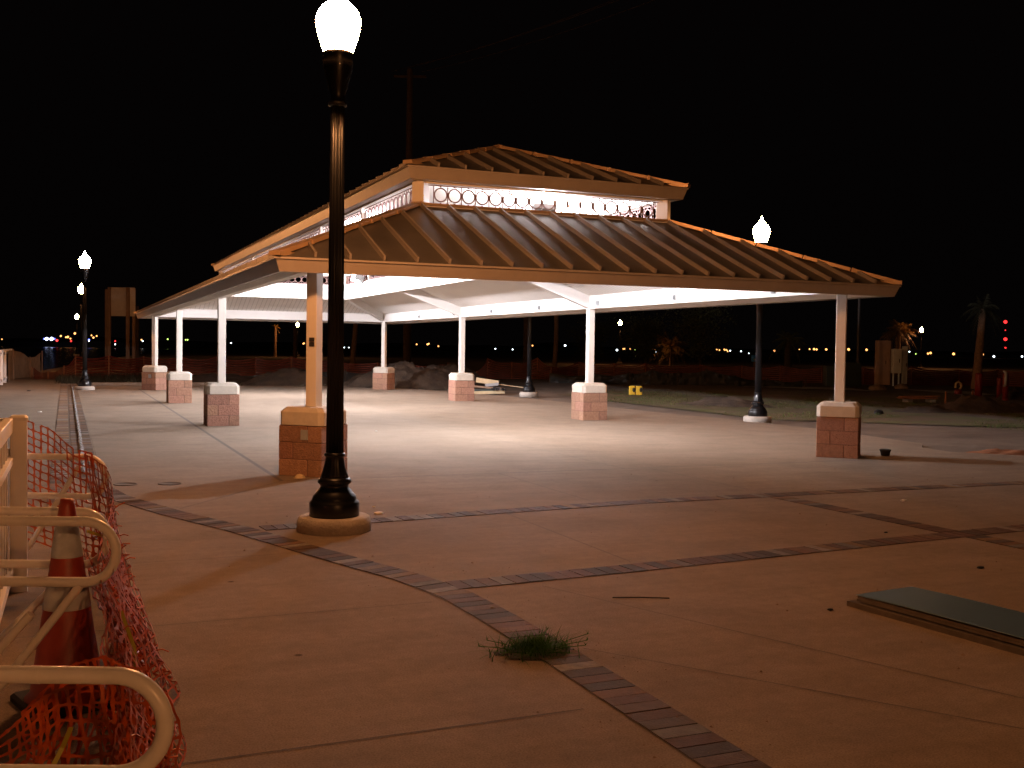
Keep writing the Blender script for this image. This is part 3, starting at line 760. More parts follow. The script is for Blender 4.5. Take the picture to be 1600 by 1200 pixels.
# ---------------------------------------------------------------- things on the plaza
a = gr(1330, 937); 
c0 = Vector((1.69, -7.62, 0)); dirs = (Vector((1.83, -8.83, 0)) - c0).normalized(); sd = Vector((-dirs.y, dirs.x, 0))
if sd.x < 0: sd = -sd
sheets = empty('sheet_stack', c0, 'stack of thin metal faced sheets lying on the plaza at the right edge', 'building sheets')
def slab_(z0, z1, w0, w1, l0, l1, m, nm, bend=0.0):
    mb = MB(); n = 14; vs = []
    for i in range(n+1):
        s = l0 + (l1-l0)*i/n; zo = bend*(1 - (max(0, .6-s)/.6)**2)
        for wv in (w0, w1):
            p = dirs*s + sd*wv; vs += [(p.x, p.y, z0+zo), (p.x, p.y, z1+zo)]
    fs = [(0, 1, 3, 2), (n*4, n*4+2, n*4+3, n*4+1)]
    for i in range(n):
        q = i*4; r = q+4; fs += [(q, r, r+1, q+1), (q+2, q+3, r+3, r+2), (q+1, r+1, r+3, q+3), (q, q+2, r+2, r)]
    mb.add(vs, fs); return mb.build(nm, m, sheets)
slab_(.0, .032, -.03, .50, 0, 2.4, M_ply, 'board'); slab_(.040, .054, .0, .50, .05, 2.4, M_ply, 'board'); slab_(.055, .070, .004, .49, .055, 2.42, M_ply, 'board')
slab_(.0712, .0755, .0, .50, .045, 2.42, M_steel, 'top_sheet', .010)

def rock(name, c, sx, sy, sz, m, label, cat, seed, group=None):
    bm = bmesh.new(); bmesh.ops.create_icosphere(bm, subdivisions=3, radius=1)
    for v in bm.verts:
        n = 1 + .28*noise.noise(v.co*1.4 + Vector((seed, 0, 0))) + .1*noise.noise(v.co*4 + Vector((seed, 5, 0))); v.co = Vector((v.co.x*sx*n, v.co.y*sy*n, max(-.02, v.co.z*sz*n)))
    me = bpy.data.meshes.new(name); bm.to_mesh(me); bm.free(); me.polygons.foreach_set('use_smooth', [True]*len(me.polygons)); me.materials.append(m)
    o = bpy.data.objects.new(name, me); COL.objects.link(o); o.location = c; return tag(o, label, cat, group)
q = gr(468, 747); rock('rock', (q.x, q.y, .01), .06, .05, .04, M_timb, 'pale stone at the foot of the near corner pier', 'stone', 2)
q = gr(1383, 712); bowl = empty('bowl', (q.x, q.y, 0), 'small black round pot on the slab right of the right corner pier', 'pot')
mb = MB(); mb.lathe([(.05, .0), (.062, .005), (.076, .07), (.086, .078), (.086, .098), (.078, .1), (.07, .06), (.02, .03)], n=24); mb.build('pot_body', M_rubber, bowl)
for i, (px, py) in enumerate(((196, 757), (265, 756))):
    q = gr(px, py); root = empty('floor_cover', (q.x, q.y, 0), 'round dark cover set in the walkway, ' + ('nearer the netting' if i == 0 else 'right one of the two'), 'access cover', 'round covers in the walkway')
    mb = MB(); mb.lathe([(.125, 0), (.125, .006), (.112, .008), (.11, .0055), (.01, .0055)], n=30); mb.build('cover_plate', M_joint, root)
k = 0
for (px, py, s, lb) in ((584, 793, .02, 'white scrap on the slab right of the near lamp footing'), (592, 803, .045, 'flat pale scrap touching the near lamp footing'), (588, 674, .02, 'white speck of litter on the pavilion floor'), (1412, 783, .035, 'crumpled white paper scrap between the brick bands at right'),
        (1532, 888, .03, 'dark leaf on the plaza above the metal sheets'), (1297, 954, .02, 'dark leaf on the plaza left of the metal sheets'), (1384, 833, .02, 'dark leaf just above the lower brick band'), (62, 644, .05, 'pale scrap on the walkway beyond the fence post'), (769, 951, .014, 'tiny orange chip on the curved brick band'), (45, 611, .06, 'dark scrap far along the walkway')):
    q = gr(px, py); dark = 'dark' in lb
    rock('litter', (q.x, q.y, .008), s, s*.6, s*.3, M_rubber if dark else (M_rock if 'orange' in lb else M_pvc), lb, 'litter', px*.1)
a_, b_ = gr(957, 935), gr(1046, 936); mb = MB(); mb.tube([(a_.x, a_.y, .006), ((a_.x+b_.x)/2, (a_.y+b_.y)/2, .009), (b_.x, b_.y, .006)], .004, 6)
tag(mb.build('twig', M_dtrunk), 'thin straight twig lying on the plaza below the lower brick band', 'twig')

mb = MB()
for k in range(1500):                   # wind-blown grit, thicker along the brick bands
    if k % 3 == 0: x = random.uniform(-2.2, 8); y = random.uniform(-11, -1)
    elif k % 3 == 1: x = random.gauss(-.45, .22); y = random.uniform(-11, -5.5)
    else: x = random.uniform(-1, 8); y = random.choice((-3.33, -6.05)) + random.gauss(0, .2)
    r = random.uniform(.0015, .0055) if k % 12 else random.uniform(.006, .012); a = random.random()*6.28; q = Vector((x, y, .004))
    mb.add([q + Vector((r*cos(a+t)*random.uniform(.6, 1.3), r*sin(a+t), 0)) for t in (0, 2.1, 4.2)] + [q + Vector((0, 0, r*.8))], [(0,1,3), (1,2,3), (2,0,3)])
tag(mb.build('grit', M_trunk), 'fine grit and plant crumbs scattered over the concrete paving', 'grit', kind='stuff')
# dirt pit at the slab edge
def mound(name, c, sx, sy, h, m, label, seed, group=None, n=34, rot=0.0, cat='dirt mound'):
    mb = MB(); vs = []
    for j in range(n+1):
        for i in range(n+1):
            x = -1 + 2*i/n; y = -1 + 2*j/n; r = sqrt(x*x + y*y); e = max(0, 1-r*r)
            z = h * e**1.2 * (1 + .55*noise.noise(Vector((x*2.2+seed, y*2.2, 0))) + .3*noise.noise(Vector((x*7+seed, y*7, 4))) + .12*noise.noise(Vector((x*19+seed, y*19, 4))))
            k = 1 if r < 1 else 1/r
            vs.append((x*k*sx*cos(rot)-y*k*sy*sin(rot), x*k*sx*sin(rot)+y*k*sy*cos(rot), max(z, 0) - .05))
    mb.add(vs, [(j*(n+1)+i, j*(n+1)+i+1, (j+1)*(n+1)+i+1, (j+1)*(n+1)+i) for j in range(n) for i in range(n)], True)
    o = mb.build(name, m); o.location = (c[0], c[1], c[2] if len(c) > 2 else 0); return tag(o, label, cat, group)
q = Vector((11.3, .05, -.02)); mound('dirt_mound', q, 1.1, .5, .07, M_rust, 'low crumbs of rusty dirt in the gap at the slab edge', 33., rot=.2)
G = 'dirt mounds around the site'
for (px, t, sx, h, lb) in ((640, 42, 2.6, .95, 'largest weedy dirt mound behind the far end of the pavilion'), (590, 43.5, 1.7, .55, 'low dirt mound half behind the far right pavilion pier'), (455, 43, 2.2, .55, 'dirt mound seen left of the near column'),
        (330, 44, 2.6, .35, 'low dirt rise seen between the left columns'), (700, 47, 2.2, .8, 'dirt mound just left of the second right column')):
    p = on(px, t); mound('dirt_mound', p, sx, sx*.7, h, M_mound, lb, px*.13, G)
for (px, py, sx, h, m, lb) in ((1530, 640, 1.9, .38, M_mound, 'reddish dirt mound below the two red posts'), (1452, 641, 1.3, .16, M_mound, 'low dirt heap in front of the rusty boards'), (1512, 597, 1.2, .55, M_silt, 'small black pile in front of the orange barrier fence'), (1586, 624, .9, .35, M_mound, 'dirt heap at the right edge of the picture'), (912, 640, .0, .0, None, '')):
    if m: p = gr(px, py); mound('dirt_mound', p, sx, sx*.6, h, m, lb, px*.17, G)
p = gr(915, 637); mound('dirt_mound', (15.2, 13.5), 1.6, .7, .22, M_mound, 'clumpy dirt ridge along the slab edge right of the third column', 3., G, rot=-.9)
for px, py, s, lb in ((1371, 609, .42, 'brown rock on the pale path, left of two'), (1408, 607, .36, 'brown rock on the pale path, right of two'), (1372, 645, .14, 'small dark stone on the dirt right of the right column')):
    p = gr(px, py); rock('rock', (p.x, p.y, 0), s, s*.7, s*.6, M_rock if s > .2 else M_rubber, lb, 'rock', px*.3)

# lumber by the slab edge
p = gr(765, 616); lum = empty('lumber_pile', (p.x, p.y, -.05), 'pile of timbers and boards on the dirt right of the second column', 'lumber')
def lb_(a, b, w_, h_, m, nm):
    mb = MB(); mb.bar(a - p - Vector((0, 0, -.05)), b - p - Vector((0, 0, -.05)), w_, h_); mb.build(nm, m, lum)
ray_t = 36.8
lb_(at(728, 614, ray_t), at(789, 612.5, ray_t), .09, .10, M_timb, 'timber'); lb_(at(722, 611, ray_t+.3), at(776, 609, ray_t+.3), .09, .08, M_green, 'timber')
lb_(at(735, 603, ray_t+.6), at(785, 607.5, ray_t+.5), .3, .05, M_wood, 'board'); lb_(at(744, 593.5, ray_t+.9), at(779, 598.5, ray_t+.9), .05, .17, M_timb, 'board'); lb_(at(758, 602, ray_t+.8), at(779, 600, ray_t+.8), .06, .1, M_greybox, 'board')
lb_(at(779, 600.5, ray_t+1), at(818, 605.5, ray_t+1), .05, .025, M_timb, 'batten')
mb = MB()
for k in range(12): 
    q = at(768 + random.uniform(0, 24), 607 + random.uniform(-1, 2), ray_t-.1) - p; mb.rbox((q.x, q.y, q.z-.0), random.uniform(.04, .12), random.uniform(.04, .1), random.uniform(.04, .1), random.random()*3, .01)
mb.build('scraps', M_rubber, lum)

# yellow case
p = gr(993, 615.5); yc = empty('yellow_case', (p.x, p.y, -.05), 'yellow two part case with dark round openings on the grass', 'case', rz=-.4)
for s in (-1, 1):
    mb = MB(); mb.rbox((s*.125, 0, .02), .225, .14, .32, 0, .025); mb.build('case_half', M_yel, yc)
    mb = MB(); mb.add([(s*.125+.06 + .055*cos(t), -.073, .2 + .085*sin(t)) for t in [2*pi*k/20 for k in range(20)]], [tuple(range(20))]); mb.bar((s*.125+.06, -.072, .11), (s*.125+.06, -.072, .29), .02, .006); mb.build('opening', M_rubber, yc)
mb = MB(); mb.bar((-.2, 0, .35), (.2, 0, .35), .03, .02); mb.build('handle', M_rubber, yc)

# electrical cabinets
def cab(name, px0, px1, y0, y1, t, dep, m, label, legs=False, roll=-YAW, cat='electrical cabinet'):
    zc0 = at((px0+px1)/2, y1, t).z; zc1 = at((px0+px1)/2, y0, t).z; wd = (px1-px0)/F_PX*t
    p = on((px0+px1)/2, t); root = empty(name, (p.x, p.y, 0), label, cat, rz=roll)
    mb = MB(); mb.rbox((0, 0, zc0), wd, dep, zc1-zc0, 0, .02); mb.build('body', m, root, bevel=.01)
    mb = MB(); mb.rbox((0, -dep/2-.012, zc0+.06), wd*.86, .02, zc1-zc0-.12, 0, .005); dr = mb.build('door', m, root)
    mb = MB(); mb.bar((wd*.2, -dep/2-.03, (zc0+zc1)/2-.08), (wd*.2, -dep/2-.03, (zc0+zc1)/2+.1), .03, .03, (0, 1, 0)); mb.build('handle', M_rubber, dr)
    if legs:
        for s in (-1, 1): mb = MB(); mb.rbox((s*wd*.3, 0, -.1), .07, .07, zc0+.1, 0, .005); mb.build('leg', M_cabg, root)
    return root
cab('electrical_cabinet', 1369, 1393, 532, 601, 54, .5, M_cab, 'tall brown electrical cabinet on the grass beyond the right corner column', roll=-YAW-.5)
cab('electrical_cabinet', 1394, 1408, 545, 583, 53, .3, M_cabg, 'grey electrical box on two legs beside the brown cabinet', legs=True)
cab('electrical_cabinet', 1410, 1418, 541, 600, 53.5, .15, M_cabg, 'slim pale upright cabinet right of the grey electrical box')
cab('transformer_box', 1289, 1302, 571, 603, 48, .5, M_green, 'dark green utility box left of the right corner column', cat='utility box'); cab('transformer_box', 1317, 1343, 566, 603, 49, .7, M_green, 'dark green utility box right of the right corner column', cat='utility box')
# red posts
def redpost(px0, px1, y0, y1, label, pipe=False):
    p = gr((px0+px1)/2, y1); t = (p-CAM).dot(fh); zt = at((px0+px1)/2, y0, t).z; wd = (px1-px0)/F_PX*t
    root = empty('red_post', (p.x, p.y, 0), label, 'bollard', 'red posts by the path', rz=-YAW)
    mb = MB(); mb.lathe([(wd/2, -.05), (wd/2, zt-.03), (wd/2*.8, zt), (.01, zt+.005)], n=20); mb.build('post', M_red, root)
    mb = MB(); mb.lathe([(wd/2+.01, .0), (wd/2+.01, .05)], n=20); mb.build('collar', M_red, root)
    if pipe:
        mb = MB(); mb.tube([(-.06, -.02, zt-.45), (-.06, -.12, zt-.4), (-.06, -.14, zt+.02), (-.06, 0, zt+.05)], .05, 10); mb.build('pipe', M_greybox, root)
redpost(1523, 1534, 583, 621, 'red post left of the pair standing by the pale path'); redpost(1557, 1565, 590, 623, 'thin red post left of the one with grey pipe'); redpost(1566, 1575, 583, 626, 'red post at right with a short grey pipe on it', True)
# rusty boards, bits
p = gr(1436, 627); rb = empty('board_pile', (p.x, p.y, -.03), 'rusty brown boards lying on bricks in the grass', 'boards', rz=-YAW+.1)
for (x0, x1, y, z, wd) in ((-.6, .55, 0, .12, .5), (-.5, .8, .25, .17, .4), (-.75, .1, -.1, .15, .3)):
    mb = MB(); mb.bar((x0, y, z), (x1, y+.1, z+.03), wd, .035); mb.build('board', M_rust, rb)
for x in (-.4, .4): mb = MB(); mb.rbox((x, 0, 0), .2, .3, .1, .2, .01); mb.build('brick', M_greybox, rb)
for px, y0, y1, lb in ((1477, 612, 630, 'short brown stake near the rusty boards'), (1519, 610, 626, 'short brown stake left of the red post')):
    p = gr(px, y1); t = (p-CAM).dot(fh); mb = MB(); mb.bar((0, 0, -.05), (0.02, 0, at(px, y0, t).z), .05, .04, (0, 1, 0)); o = mb.build('stake', M_rust); o.location = (p.x, p.y, 0); tag(o, lb, 'stake')
p = gr(1497, 616); t = (p-CAM).dot(fh); va = empty('valve', (p.x, p.y, 0), 'pale curved pipe valve with orange base by the path', 'pipe valve', rz=-YAW)
mb = MB(); mb.tube([(-.12, 0, .25), (-.1, 0, .42), (0, 0, .5), (.1, 0, .42), (.12, 0, .3), (.05, 0, .2)], .045, 10); mb.build('pipe', M_timb, va); mb = MB(); mb.lathe([(.14, -.05), (.14, .14), (.1, .2), (.02, .2)], n=14); mb.build('base', M_red, va)
# blue sign
p = on(1179, 62); bs = empty('blue_sign', (p.x, p.y, 0), 'small blue sign on a thin post left of the right lamp', 'sign', rz=-YAW)
mb = MB(); mb.rbox((0, 0, at(1179, 565, 62).z), .38, .03, .38, 0, .01); mb.build('panel', M_blue, bs); mb = MB(); mb.tube([(0, .04, -.1), (0, .04, 1.35)], .03, 8); mb.build('post', M_wood, bs)
mb = MB(); mb.tube([(-.02, -.02, at(1179, 562.5, 62).z), (.04, -.02, at(1179, 561, 62).z)], .05, 8); mb.build('symbol', M_cabg, bs)

# big blank sign, seen from behind
t = 52; sg = empty('blank_sign', on(188, t), 'large pale sign seen from behind on tall wooden posts', 'sign', rz=-YAW)
def sx_(px): return (px-188)/F_PX*t
def sz_(py, px=188): return at(px, py, t).z
mb = MB(); mb.rbox((sx_(189.5), .04, sz_(494)), 43/F_PX*t, .05, sz_(449)-sz_(494), 0, .05); mb.build('panel', M_sign, sg, bevel=.02)
for px0, px1 in ((169.5, 173.5), (198, 203)):
    mb = MB(); a = sx_((px0+px1)/2); mb.bar((a, -.06, -.2), (a, -.06, sz_(449.5)), (px1-px0)/F_PX*t, .12, (0, 1, 0)); mb.build('post', M_wood, sg)
for px0, px1 in ((162, 167), (204.5, 209)):
    mb = MB(); a = sx_((px0+px1)/2); mb.bar((a, .22, -.2), (a, .22, sz_(452)), (px1-px0)/F_PX*t, .12, (0, 1, 0)); mb.build('post', M_wood, sg)

# ---------------------------------------------------------------- poles, palms, trees
def pole(px, t, ytop, r, label, m=M_dwood, cross=False, lean=0.0, name='utility_pole', cat='pole'):
    p = on(px, t); zt = at(px, ytop, t).z; root = empty(name, (p.x, p.y, 0), label, cat, rz=-YAW)
    mb = MB(); mb.tube([(0, 0, -.2), (lean*.5, 0, zt*.5), (lean, 0, zt)], [r, r*.85, r*.7], 14); mb.build('shaft', m, root)
    if cross: mb = MB(); mb.bar((-1.1, 0, zt-.5), (1.1, 0, zt-.5), .12, .14); mb.build('crossarm', m, root)
    return root
pole(636, 72, 108, .28, 'very tall wooden utility pole rising behind the pavilion roof', cross=True); pole(823, 72, 330, .26, 'thick utility pole directly behind the middle lamp post')
pole(1341, 52, 440, .09, 'dark slim post right of the right corner column', M_dkbox); pole(214, 56, 478, .13, 'dark wooden pole right of the blank sign')
pole(461, 80, 512, .17, 'short pole under the distant lamp left of the near column')
# wires from the tall pole
pole(2150, 30, -560, .2, 'utility pole out of the picture at right carrying the wires', cross=True)
for i, (dx, dz) in enumerate(((-1, 0), (0, .3), (1, 0))):
    a = at(636, 112, 72) + rt*dx + Vector((0, 0, dz)); b = at(2150, -560, 30) + rt*dx + Vector((0, 0, dz)); pts_ = [a.lerp(b, s/12) - Vector((0, 0, 6*(s/12)*(1-s/12)))  for s in range(13)]
    mb = MB(); mb.tube(pts_, .014, 5); tag(mb.build('power_line', M_dwood), 'faint power line across the sky, ' + ('upper', 'middle', 'lower')[i] + ' of three', 'power line', 'power lines')

def frond(mb, c, az, el, ln, droop, nl=13, wd=.05, leaf=.5):
    d = Vector((cos(az), sin(az), 0)); pts = []
    for i in range(9):
        s = i/8; r = ln*s*cos(el)*(1-.12*s*s); z = ln*s*sin(el) - droop*s*s*ln; pts.append(c + d*r + Vector((0, 0, z)))
    mb.tube(pts, [.02*(1-.7*i/8) for i in range(9)], 4, False)
    sidev = Vector((-d.y, d.x, 0))
    for k in range(nl):
        s = .12 + .86*k/nl; x = s*8; i = min(int(x), 7); p = pts[i].lerp(pts[i+1], x-i); ll = leaf*ln*(.45 + sin(pi*min(s+.15, 1))*.6)*.5; tdir = (pts[i+1]-pts[i]).normalized()
        for sg_ in (-1, 1):
            e = p + sidev*sg_*ll*.75 + tdir*ll*.55 + Vector((0, 0, -ll*random.uniform(.35, .8))); w_ = tdir*wd
            mb.quad(p - w_*.5, p + w_*.5, e)
def palm(px, t, ytop, ybase, r, label, m_t=M_trunk, size=1.3, lean=0.0, nf=22, fm=None, bend=0.0):
    p = on(px, t); zt = at(px, ytop, t).z; root = empty('palm_tree', (p.x, p.y, 0), label, 'palm tree', 'palm trees around the lawn', rz=-YAW)
    mb = MB(); n = 12; pts = []; rs = []
    for i in range(n+1):
        s = i/n; pts.append((lean*s + bend*sin(pi*s), 0, -.2 + (zt+.2)*s)); rs.append(r*(1.15-.4*s)*(1+.06*(i % 2)))
    mb.tube(pts, rs, 12); mb.build('trunk', m_t, root)
    mb = MB(); c = Vector((lean, 0, zt))
    for k in range(nf): frond(mb, c, 2*pi*k/nf*2.4 + random.random()*.3, random.uniform(-.7, 1.25), size*random.uniform(.8, 1.1), random.uniform(.2, .7))
    mb.build('crown', fm or M_frond, root)
    return root
palm(1048, 112.5, 541, 0, .12, 'small palm lit orange behind the dark silt fence', size=2.7, nf=70)
palm(1404, 117.6, 516, 0, .2, 'palm rising behind the electrical cabinets, its right side lit orange', size=2.6, nf=50)
palm(1526, 50, 482, 0, .19, 'tall slim palm at the right with dim crown', size=1.1, lean=.25, nf=26, fm=M_dkleaf)
palm(550, 80, 470, 0, .19, 'leaning palm trunk seen right of the near lamp under the roof', lean=.4, size=1.5)
palm(866, 76, 440, 0, .16, 'curved thin palm trunk right of the middle lamp', size=1.4, lean=-.1, bend=.18)
palm(430, 146, 512, 0, .2, 'tiny orange lit palm in the distance left of the near column', size=1.0, nf=10)
palm(1231, 58, 530, 0, .2, 'dark palm against the far shore behind the right lamp', M_dtrunk, size=1.3, nf=20, fm=M_leaf)
def tree(px, t, ytop, ycrown, wd, label, trunk_m=M_wood):
    p = on(px, t); z1 = at(px, ytop, t).z; z0 = at(px, ycrown, t).z; root = empty('broadleaf_tree', (p.x, p.y, 0), label, 'tree', 'dark trees beyond the lawn')
    mb = MB(); mb.tube([(0, 0, -.2), (.05, 0, z0*.6), (0, 0, z0+.3), (.1, .1, (z0+z1)/2)], [.14, .11, .09, .04], 9)
    for k in range(7):
        az = k*.9; mb.tube([(0, 0, z0+.2+k*.1), (wd*.25*cos(az), wd*.25*sin(az), z0+.8+k*.12), (wd*.42*cos(az), wd*.42*sin(az), z0+1.3+k*.15)], [.05, .03, .012], 5)
    mb.build('trunk', M_dtrunk, root)
    mb = MB()
    cl = [(random.gauss(0, wd*.22), random.gauss(0, wd*.22), z0 + (z1-z0)*random.random()) for _ in range(70)]
    for c in cl:
        for k in range(55):
            q = Vector(c) + Vector((random.gauss(0, .28), random.gauss(0, .28), random.gauss(0, .22))); s = random.uniform(.05, .12); a = Vector((random.gauss(0, 1), random.gauss(0, 1), random.gauss(0, 1))).normalized(); b = a.orthogonal().normalized()
            mb.quad(q, q + a*s + b*s*.4, q + a*s*2, q + a*s - b*s*.4)
    mb.build('crown', M_leaf, root)
tree(1094, 62, 478, 552, 3.4, 'dark broadleaf tree with pale trunk right of the orange palm'); tree(1009, 66, 500, 555, 2.6, 'dim small tree left of the orange palm', M_dtrunk); tree(925, 78, 505, 560, 3.5, 'dim tree just right of the third column', M_dtrunk)

# ---------------------------------------------------------------- site fences
def barrier(name, pts, m, label, cat, post_m, hsag=.12, npost=8, thick=.012, open_=True, bot=-.12):
    """pts: (px, t, ztop). sagging net sheet with stakes"""
    root = empty(name, (0, 0, 0), label, cat)
    P = []
    for (a, b) in zip(pts, pts[1:]):
        n = 12
        for i in range(n):
            s = i/n; p = on(a[0]+(b[0]-a[0])*s, a[1]+(b[1]-a[1])*s); zt = a[2]+(b[2]-a[2])*s - hsag*sin(pi*s) + .04*noise.noise(Vector((p.x, p.y, 0)))
            P.append((p + Vector((.12*noise.noise(Vector((p.x*.7, p.y*.7, 7))), .15*noise.noise(Vector((p.x*.9, p.y*.9, 2))), 0)), zt))
    mb = MB()
    if open_:
        rows = 9
        for i in range(len(P)-1):
            (p, zp), (q, zq) = P[i], P[i+1]
            for r_ in range(rows):
                k = r_/(rows-1); za = bot+(zp-bot)*k; zb_ = bot+(zq-bot)*k; hh = (zp-bot)/(rows-1)*.30
                mb.quad((p.x, p.y, za-hh), (q.x, q.y, zb_-hh), (q.x, q.y, zb_+hh), (p.x, p.y, za+hh))
            for c in range(3):
                s = c/3; a = p.lerp(q, s); z = zp+(zq-zp)*s; b = p.lerp(q, s+.09); mb.quad((a.x, a.y, bot), (b.x, b.y, bot), (b.x, b.y, z), (a.x, a.y, z))
    else:
        R = 6
        for i in range(len(P)-1):
            (p, zp), (q, zq) = P[i], P[i+1]
            for r_ in range(R):
                k0, k1 = r_/R, (r_+1)/R
                def V(pp, z, k, ii): w_ = .10*noise.noise(Vector((ii*.6, k*3, 4))); return (pp.x + w_, pp.y + w_*.6, bot+(z-bot)*k)
                mb.add([V(p, zp, k0, i), V(q, zq, k0, i+1), V(q, zq, k1, i+1), V(p, zp, k1, i)], [(0,1,2,3)], True)
    mb.build('net' if open_ else 'cloth', m, root)
    for a in pts:
        p = on(a[0], a[1]); mb = MB(); mb.bar((p.x, p.y, -.2), (p.x, p.y, a[2]+.06), .05, .04, (0, 1, 0)); mb.build('stake', post_m, root)
    return root
barrier('barrier_fence', [(50, 46, .42), (75, 46, .24), (100, 46, .5), (118, 46, .95), (170, 48, .95), (225, 50, .9), (280, 50, .92), (340, 51, .95), (400, 51, .9), (455, 52, .95), (520, 52, .85), (590, 52, .75), (640, 53, .7), (700, 53, .75)], M_onet, 'orange plastic barrier fence beyond the far end of the pavilion and walkway', 'barrier fence', M_rust)
barrier('barrier_fence', [(745, 56, .3), (762, 56, 1.0), (800, 56, .8), (840, 56, 1.05), (862, 56, .6), (905, 57, .85), (960, 57, .8), (1009, 57, .82), (1094, 58, .8), (1160, 58, .78), (1220, 57, .8), (1285, 56, .75), (1350, 55, .8), (1425, 55, .9), (1500, 56, .72), (1560, 56, .8), (1620, 55, .85), (1700, 54, .85)], M_onet, 'orange plastic barrier fence beyond the lawn at right', 'barrier fence', M_rust)
barrier('silt_fence', [(290, 46, .28), (350, 46, .30), (420, 46, .32), (470, 46, .55), (540, 46, .5), (600, 47, .4), (650, 47, .3)], M_silt, 'low black silt fence behind the far end of the pavilion', 'silt fence', M_dtrunk, open_=False, hsag=.08)
barrier('silt_fence', [(860, 50, .42), (930, 50, .4), (985, 49, .5), (1020, 49, .66), (1060, 49, .55), (1105, 49, .72), (1150, 49, .42), (1200, 49, .3), (1260, 49, .3)], M_silt, 'black silt fence with peaked top in front of the orange palm', 'silt fence', M_dtrunk, open_=False, hsag=.08)

# curved white fence on the far left of the walkway
cf = empty('picket_fence', (-4.95, 24, 0), 'white picket fence lining the far left side of the walkway', 'fence')
mb = MB()
for z in (1.14, .18): mb.bar((0, -2, z), (.05, 13.0, z), .06, .09)
mb.build('rail', M_pvc, cf)
for k in range(72):
    mb = MB(); y = -1.9 + k*.205; mb.box(-.012, .014, y-.045, y+.045, .1, 1.1); mb.build('picket', M_pvc, cf)
for k in range(7):
    mb = MB(); mb.rbox((.02, -2+k*2.45, -.05), .13, .13, 1.32, 0, .01); mb.build('post', M_pvc, cf)
np_ = empty('fence_netting', (-4.9, 36, 0), 'beige mesh panel closing the end of the far left fence', 'mesh panel')
mb = MB(); prevp = None; n = 22
ctrl = [(-.03, -3, 1.22, 0), (0, 0, 1.20, 0), (.25, 1.8, 1.12, 0), (.55, 3.0, .86, 0), (.78, 3.7, .90, 0), (1.02, 4.3, 1.12, 0)]
for a, b in zip(ctrl, ctrl[1:]):
    for i in range(6):
        s = i/6; x = a[0]+(b[0]-a[0])*s; y = a[1]+(b[1]-a[1])*s; z = a[2]+(b[2]-a[2])*s; cur = [(x+.07, y, z*k) for k in (0, .25, .5, .75, 1)]
        cur = [(c_[0]+.04*noise.noise(Vector((c_[1]*2, c_[2]*3, 0))), c_[1], c_[2]) for c_ in cur]
        if prevp:
            for j in range(4): mb.add([prevp[j], cur[j], cur[j+1], prevp[j+1]], [(0,1,2,3)], True)
        prevp = cur
mb.build('mesh', mat('beige_mesh', (.5, .36, .24), .7, var=.3, scale=4), np_)
for a in (ctrl[1], ctrl[3], ctrl[5]): mb = MB(); mb.bar((a[0]+.1, a[1]+.03, -.1), (a[0]+.1, a[1]+.03, a[2]+.05), .05, .05, (0, 1, 0)); mb.build('stake', M_wood, np_)

# ---------------------------------------------------------------- far lights
def ball(p, r, m, name='distant_light'):
    me = BALLS.get((m.name, round(r, 2)))
    if me is None:
        bm = bmesh.new(); bmesh.ops.create_icosphere(bm, subdivisions=1, radius=r); me = bpy.data.meshes.new(name); bm.to_mesh(me); bm.free(); me.materials.append(m); BALLS[(m.name, round(r, 2))] = me
    o = bpy.data.objects.new(name, me); COL.objects.link(o); o.location = p; return o
BALLS = {}
D = 600
OR = [(3, 530, .4), (95, 525, .6), (103, 527, .5), (106, 526.5, .7), (110, 529, .5), (143, 524, .45), (146, 527.5, .6), (151, 525, .5), (117, 521, .7), (221, 531, .5), (462, 537, .5), (474, 537, .5), (475, 536.5, .5),
      (651, 538, .5), (668, 538, .6), (670, 537, .5), (685, 541, .5), (832, 540, .5), (974, 545, .5), (976, 545, .4), (985, 545, .5), (1024, 547, .5), (1120, 546.5, .6), (1124, 547, .5), (1132, 546.5, .7), (1135, 547, .6), (1137, 549, .4),
      (1210, 548, .6), (1249, 546, .35), (1265, 545.5, .5), (1272, 545.5, .7), (1276, 546, .6), (1291, 546, .7), (1326, 546, .8), (1354, 546.5, .7), (1450, 552.5, .6), (1454, 551.5, .7), (1490, 553, .8), (1535, 554, .8), (1348, 575, .1)]
for i, (px, py, s) in enumerate(OR):
    if s > .2: tag(ball(at(px, py, D), s, M_lo), 'tiny orange light on the far shore', 'light', 'orange lights on the far shore')
for (px, py, s) in ((180, 538, .35), (198, 533, .5), (223, 533, .35), (361, 536, .4), (538, 543, .3), (545, 543, .3), (552, 544, .3), (774, 545, .4), (801, 546, .4), (883, 540, .6), (964, 547, .6), (1025, 549, .5), (1141, 548, .4), (1158, 549, .4), (1421, 549.5, .4), (1553, 557, .6), (1597, 557, .5), (139, 533, .3), (1170, 552, .3)):
    tag(ball(at(px, py, D), s, M_lw), 'tiny cool white light on the far shore', 'light', 'white lights on the far shore')
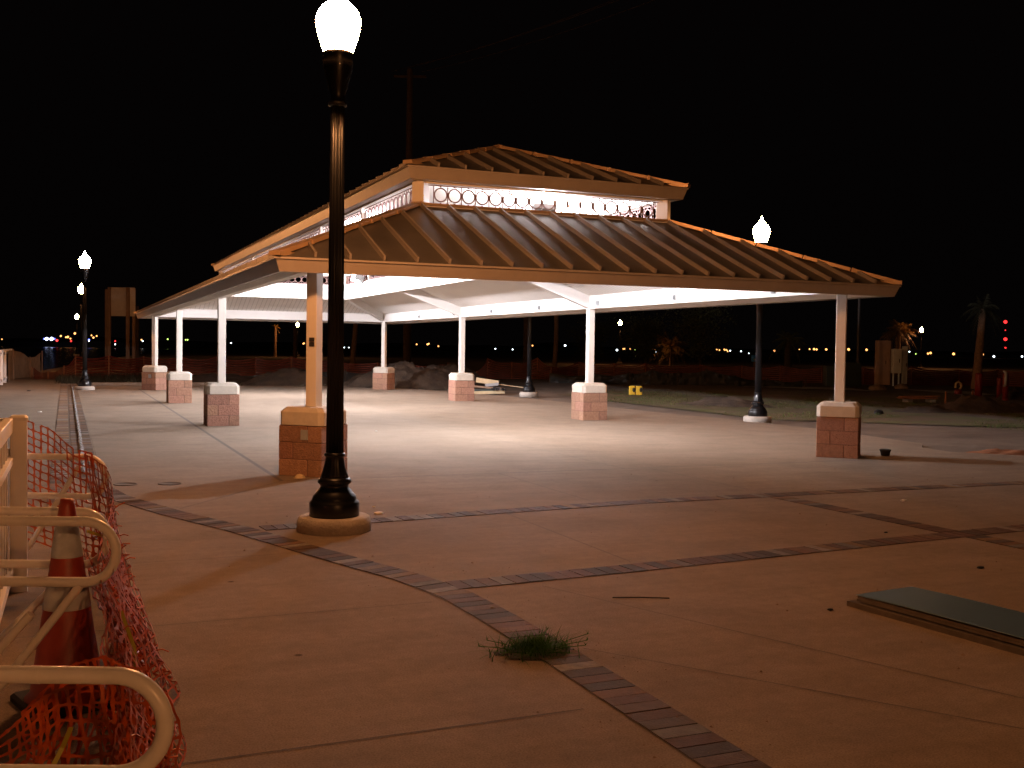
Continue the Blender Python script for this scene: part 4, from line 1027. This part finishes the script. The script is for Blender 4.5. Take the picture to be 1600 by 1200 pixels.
for (px, py, s) in ((167, 531, .7), (262, 530, .5), (293, 531, .5), (290, 531, .4), (1431, 553, .35), (992, 547, .4)):
    tag(ball(at(px, py, D), s, M_lg), 'tiny dim green light on the far shore', 'light', 'green lights on the far shore')
tag(ball(at(180, 533, D), .5, M_lr), 'tiny red light on the far shore right of the blank sign post', 'light'); tag(ball(at(89, 532, D), .8, M_lr), 'red light right of the blue beacons', 'light'); tag(ball(at(111, 533, D), .6, M_lr), 'dim red light farther right of the blue beacons', 'light')
for k, (px, r, m) in enumerate(((69, .5, M_lb), (73, 1.0, M_lbw), (80.5, 1.1, M_lbw), (85, .5, M_lb))):
    tag(ball(at(px, 529.5, D), r, m, 'beacon'), ('small blue beacon at left end of the bright cluster', 'bright blue white beacon across the water, left of two', 'bright blue white beacon across the water, right of two', 'small blue beacon at right end of the bright cluster')[k], 'beacon', 'blue beacons across the water')
tag(ball(at(139, 531, D), .6, M_lb, 'beacon'), 'single blue beacon behind the left lamp pole', 'beacon')
# radio mast with red lights
p = on(1571, 560, 0); mast = empty('radio_mast', (p.x, p.y, -1), 'distant radio mast with red warning lights at the right', 'radio mast')
mb = MB(); zt = at(1571, 503, 560).z
for dx, dy in ((-.5, -.3), (.5, -.3), (0, .6)): mb.tube([(dx, dy, 0), (dx, dy, zt+2)], .06, 4)
for k in range(int(zt/1.2)): mb.bar((-.5, -.3, k*1.2), (.5, -.3, k*1.2+1.2), .05, .05); mb.bar((.5, -.3, k*1.2), (0, .6, k*1.2+1.2), .05, .05)
mb.build('lattice', M_shore, mast)
for py, r in ((503, 1.0), (530, 1.0), (516, .35), (543.5, .5)):
    o = ball(at(1571, py, 560) - mast.location, r, M_lr, 'warning_light'); o.parent = mast

# ---------------------------------------------------------------- render settings
scene.view_settings.view_transform = 'Standard'; scene.view_settings.look = 'None'; scene.view_settings.exposure = 0; scene.view_settings.gamma = 1
scene.cycles.use_denoising = True
scene.cycles.max_bounces = 8; scene.cycles.diffuse_bounces = 5; scene.cycles.glossy_bounces = 3
scene.cycles.sample_clamp_indirect = 6; scene.cycles.sample_clamp_direct = 0; scene.cycles.caustics_reflective = False; scene.cycles.caustics_refractive = False
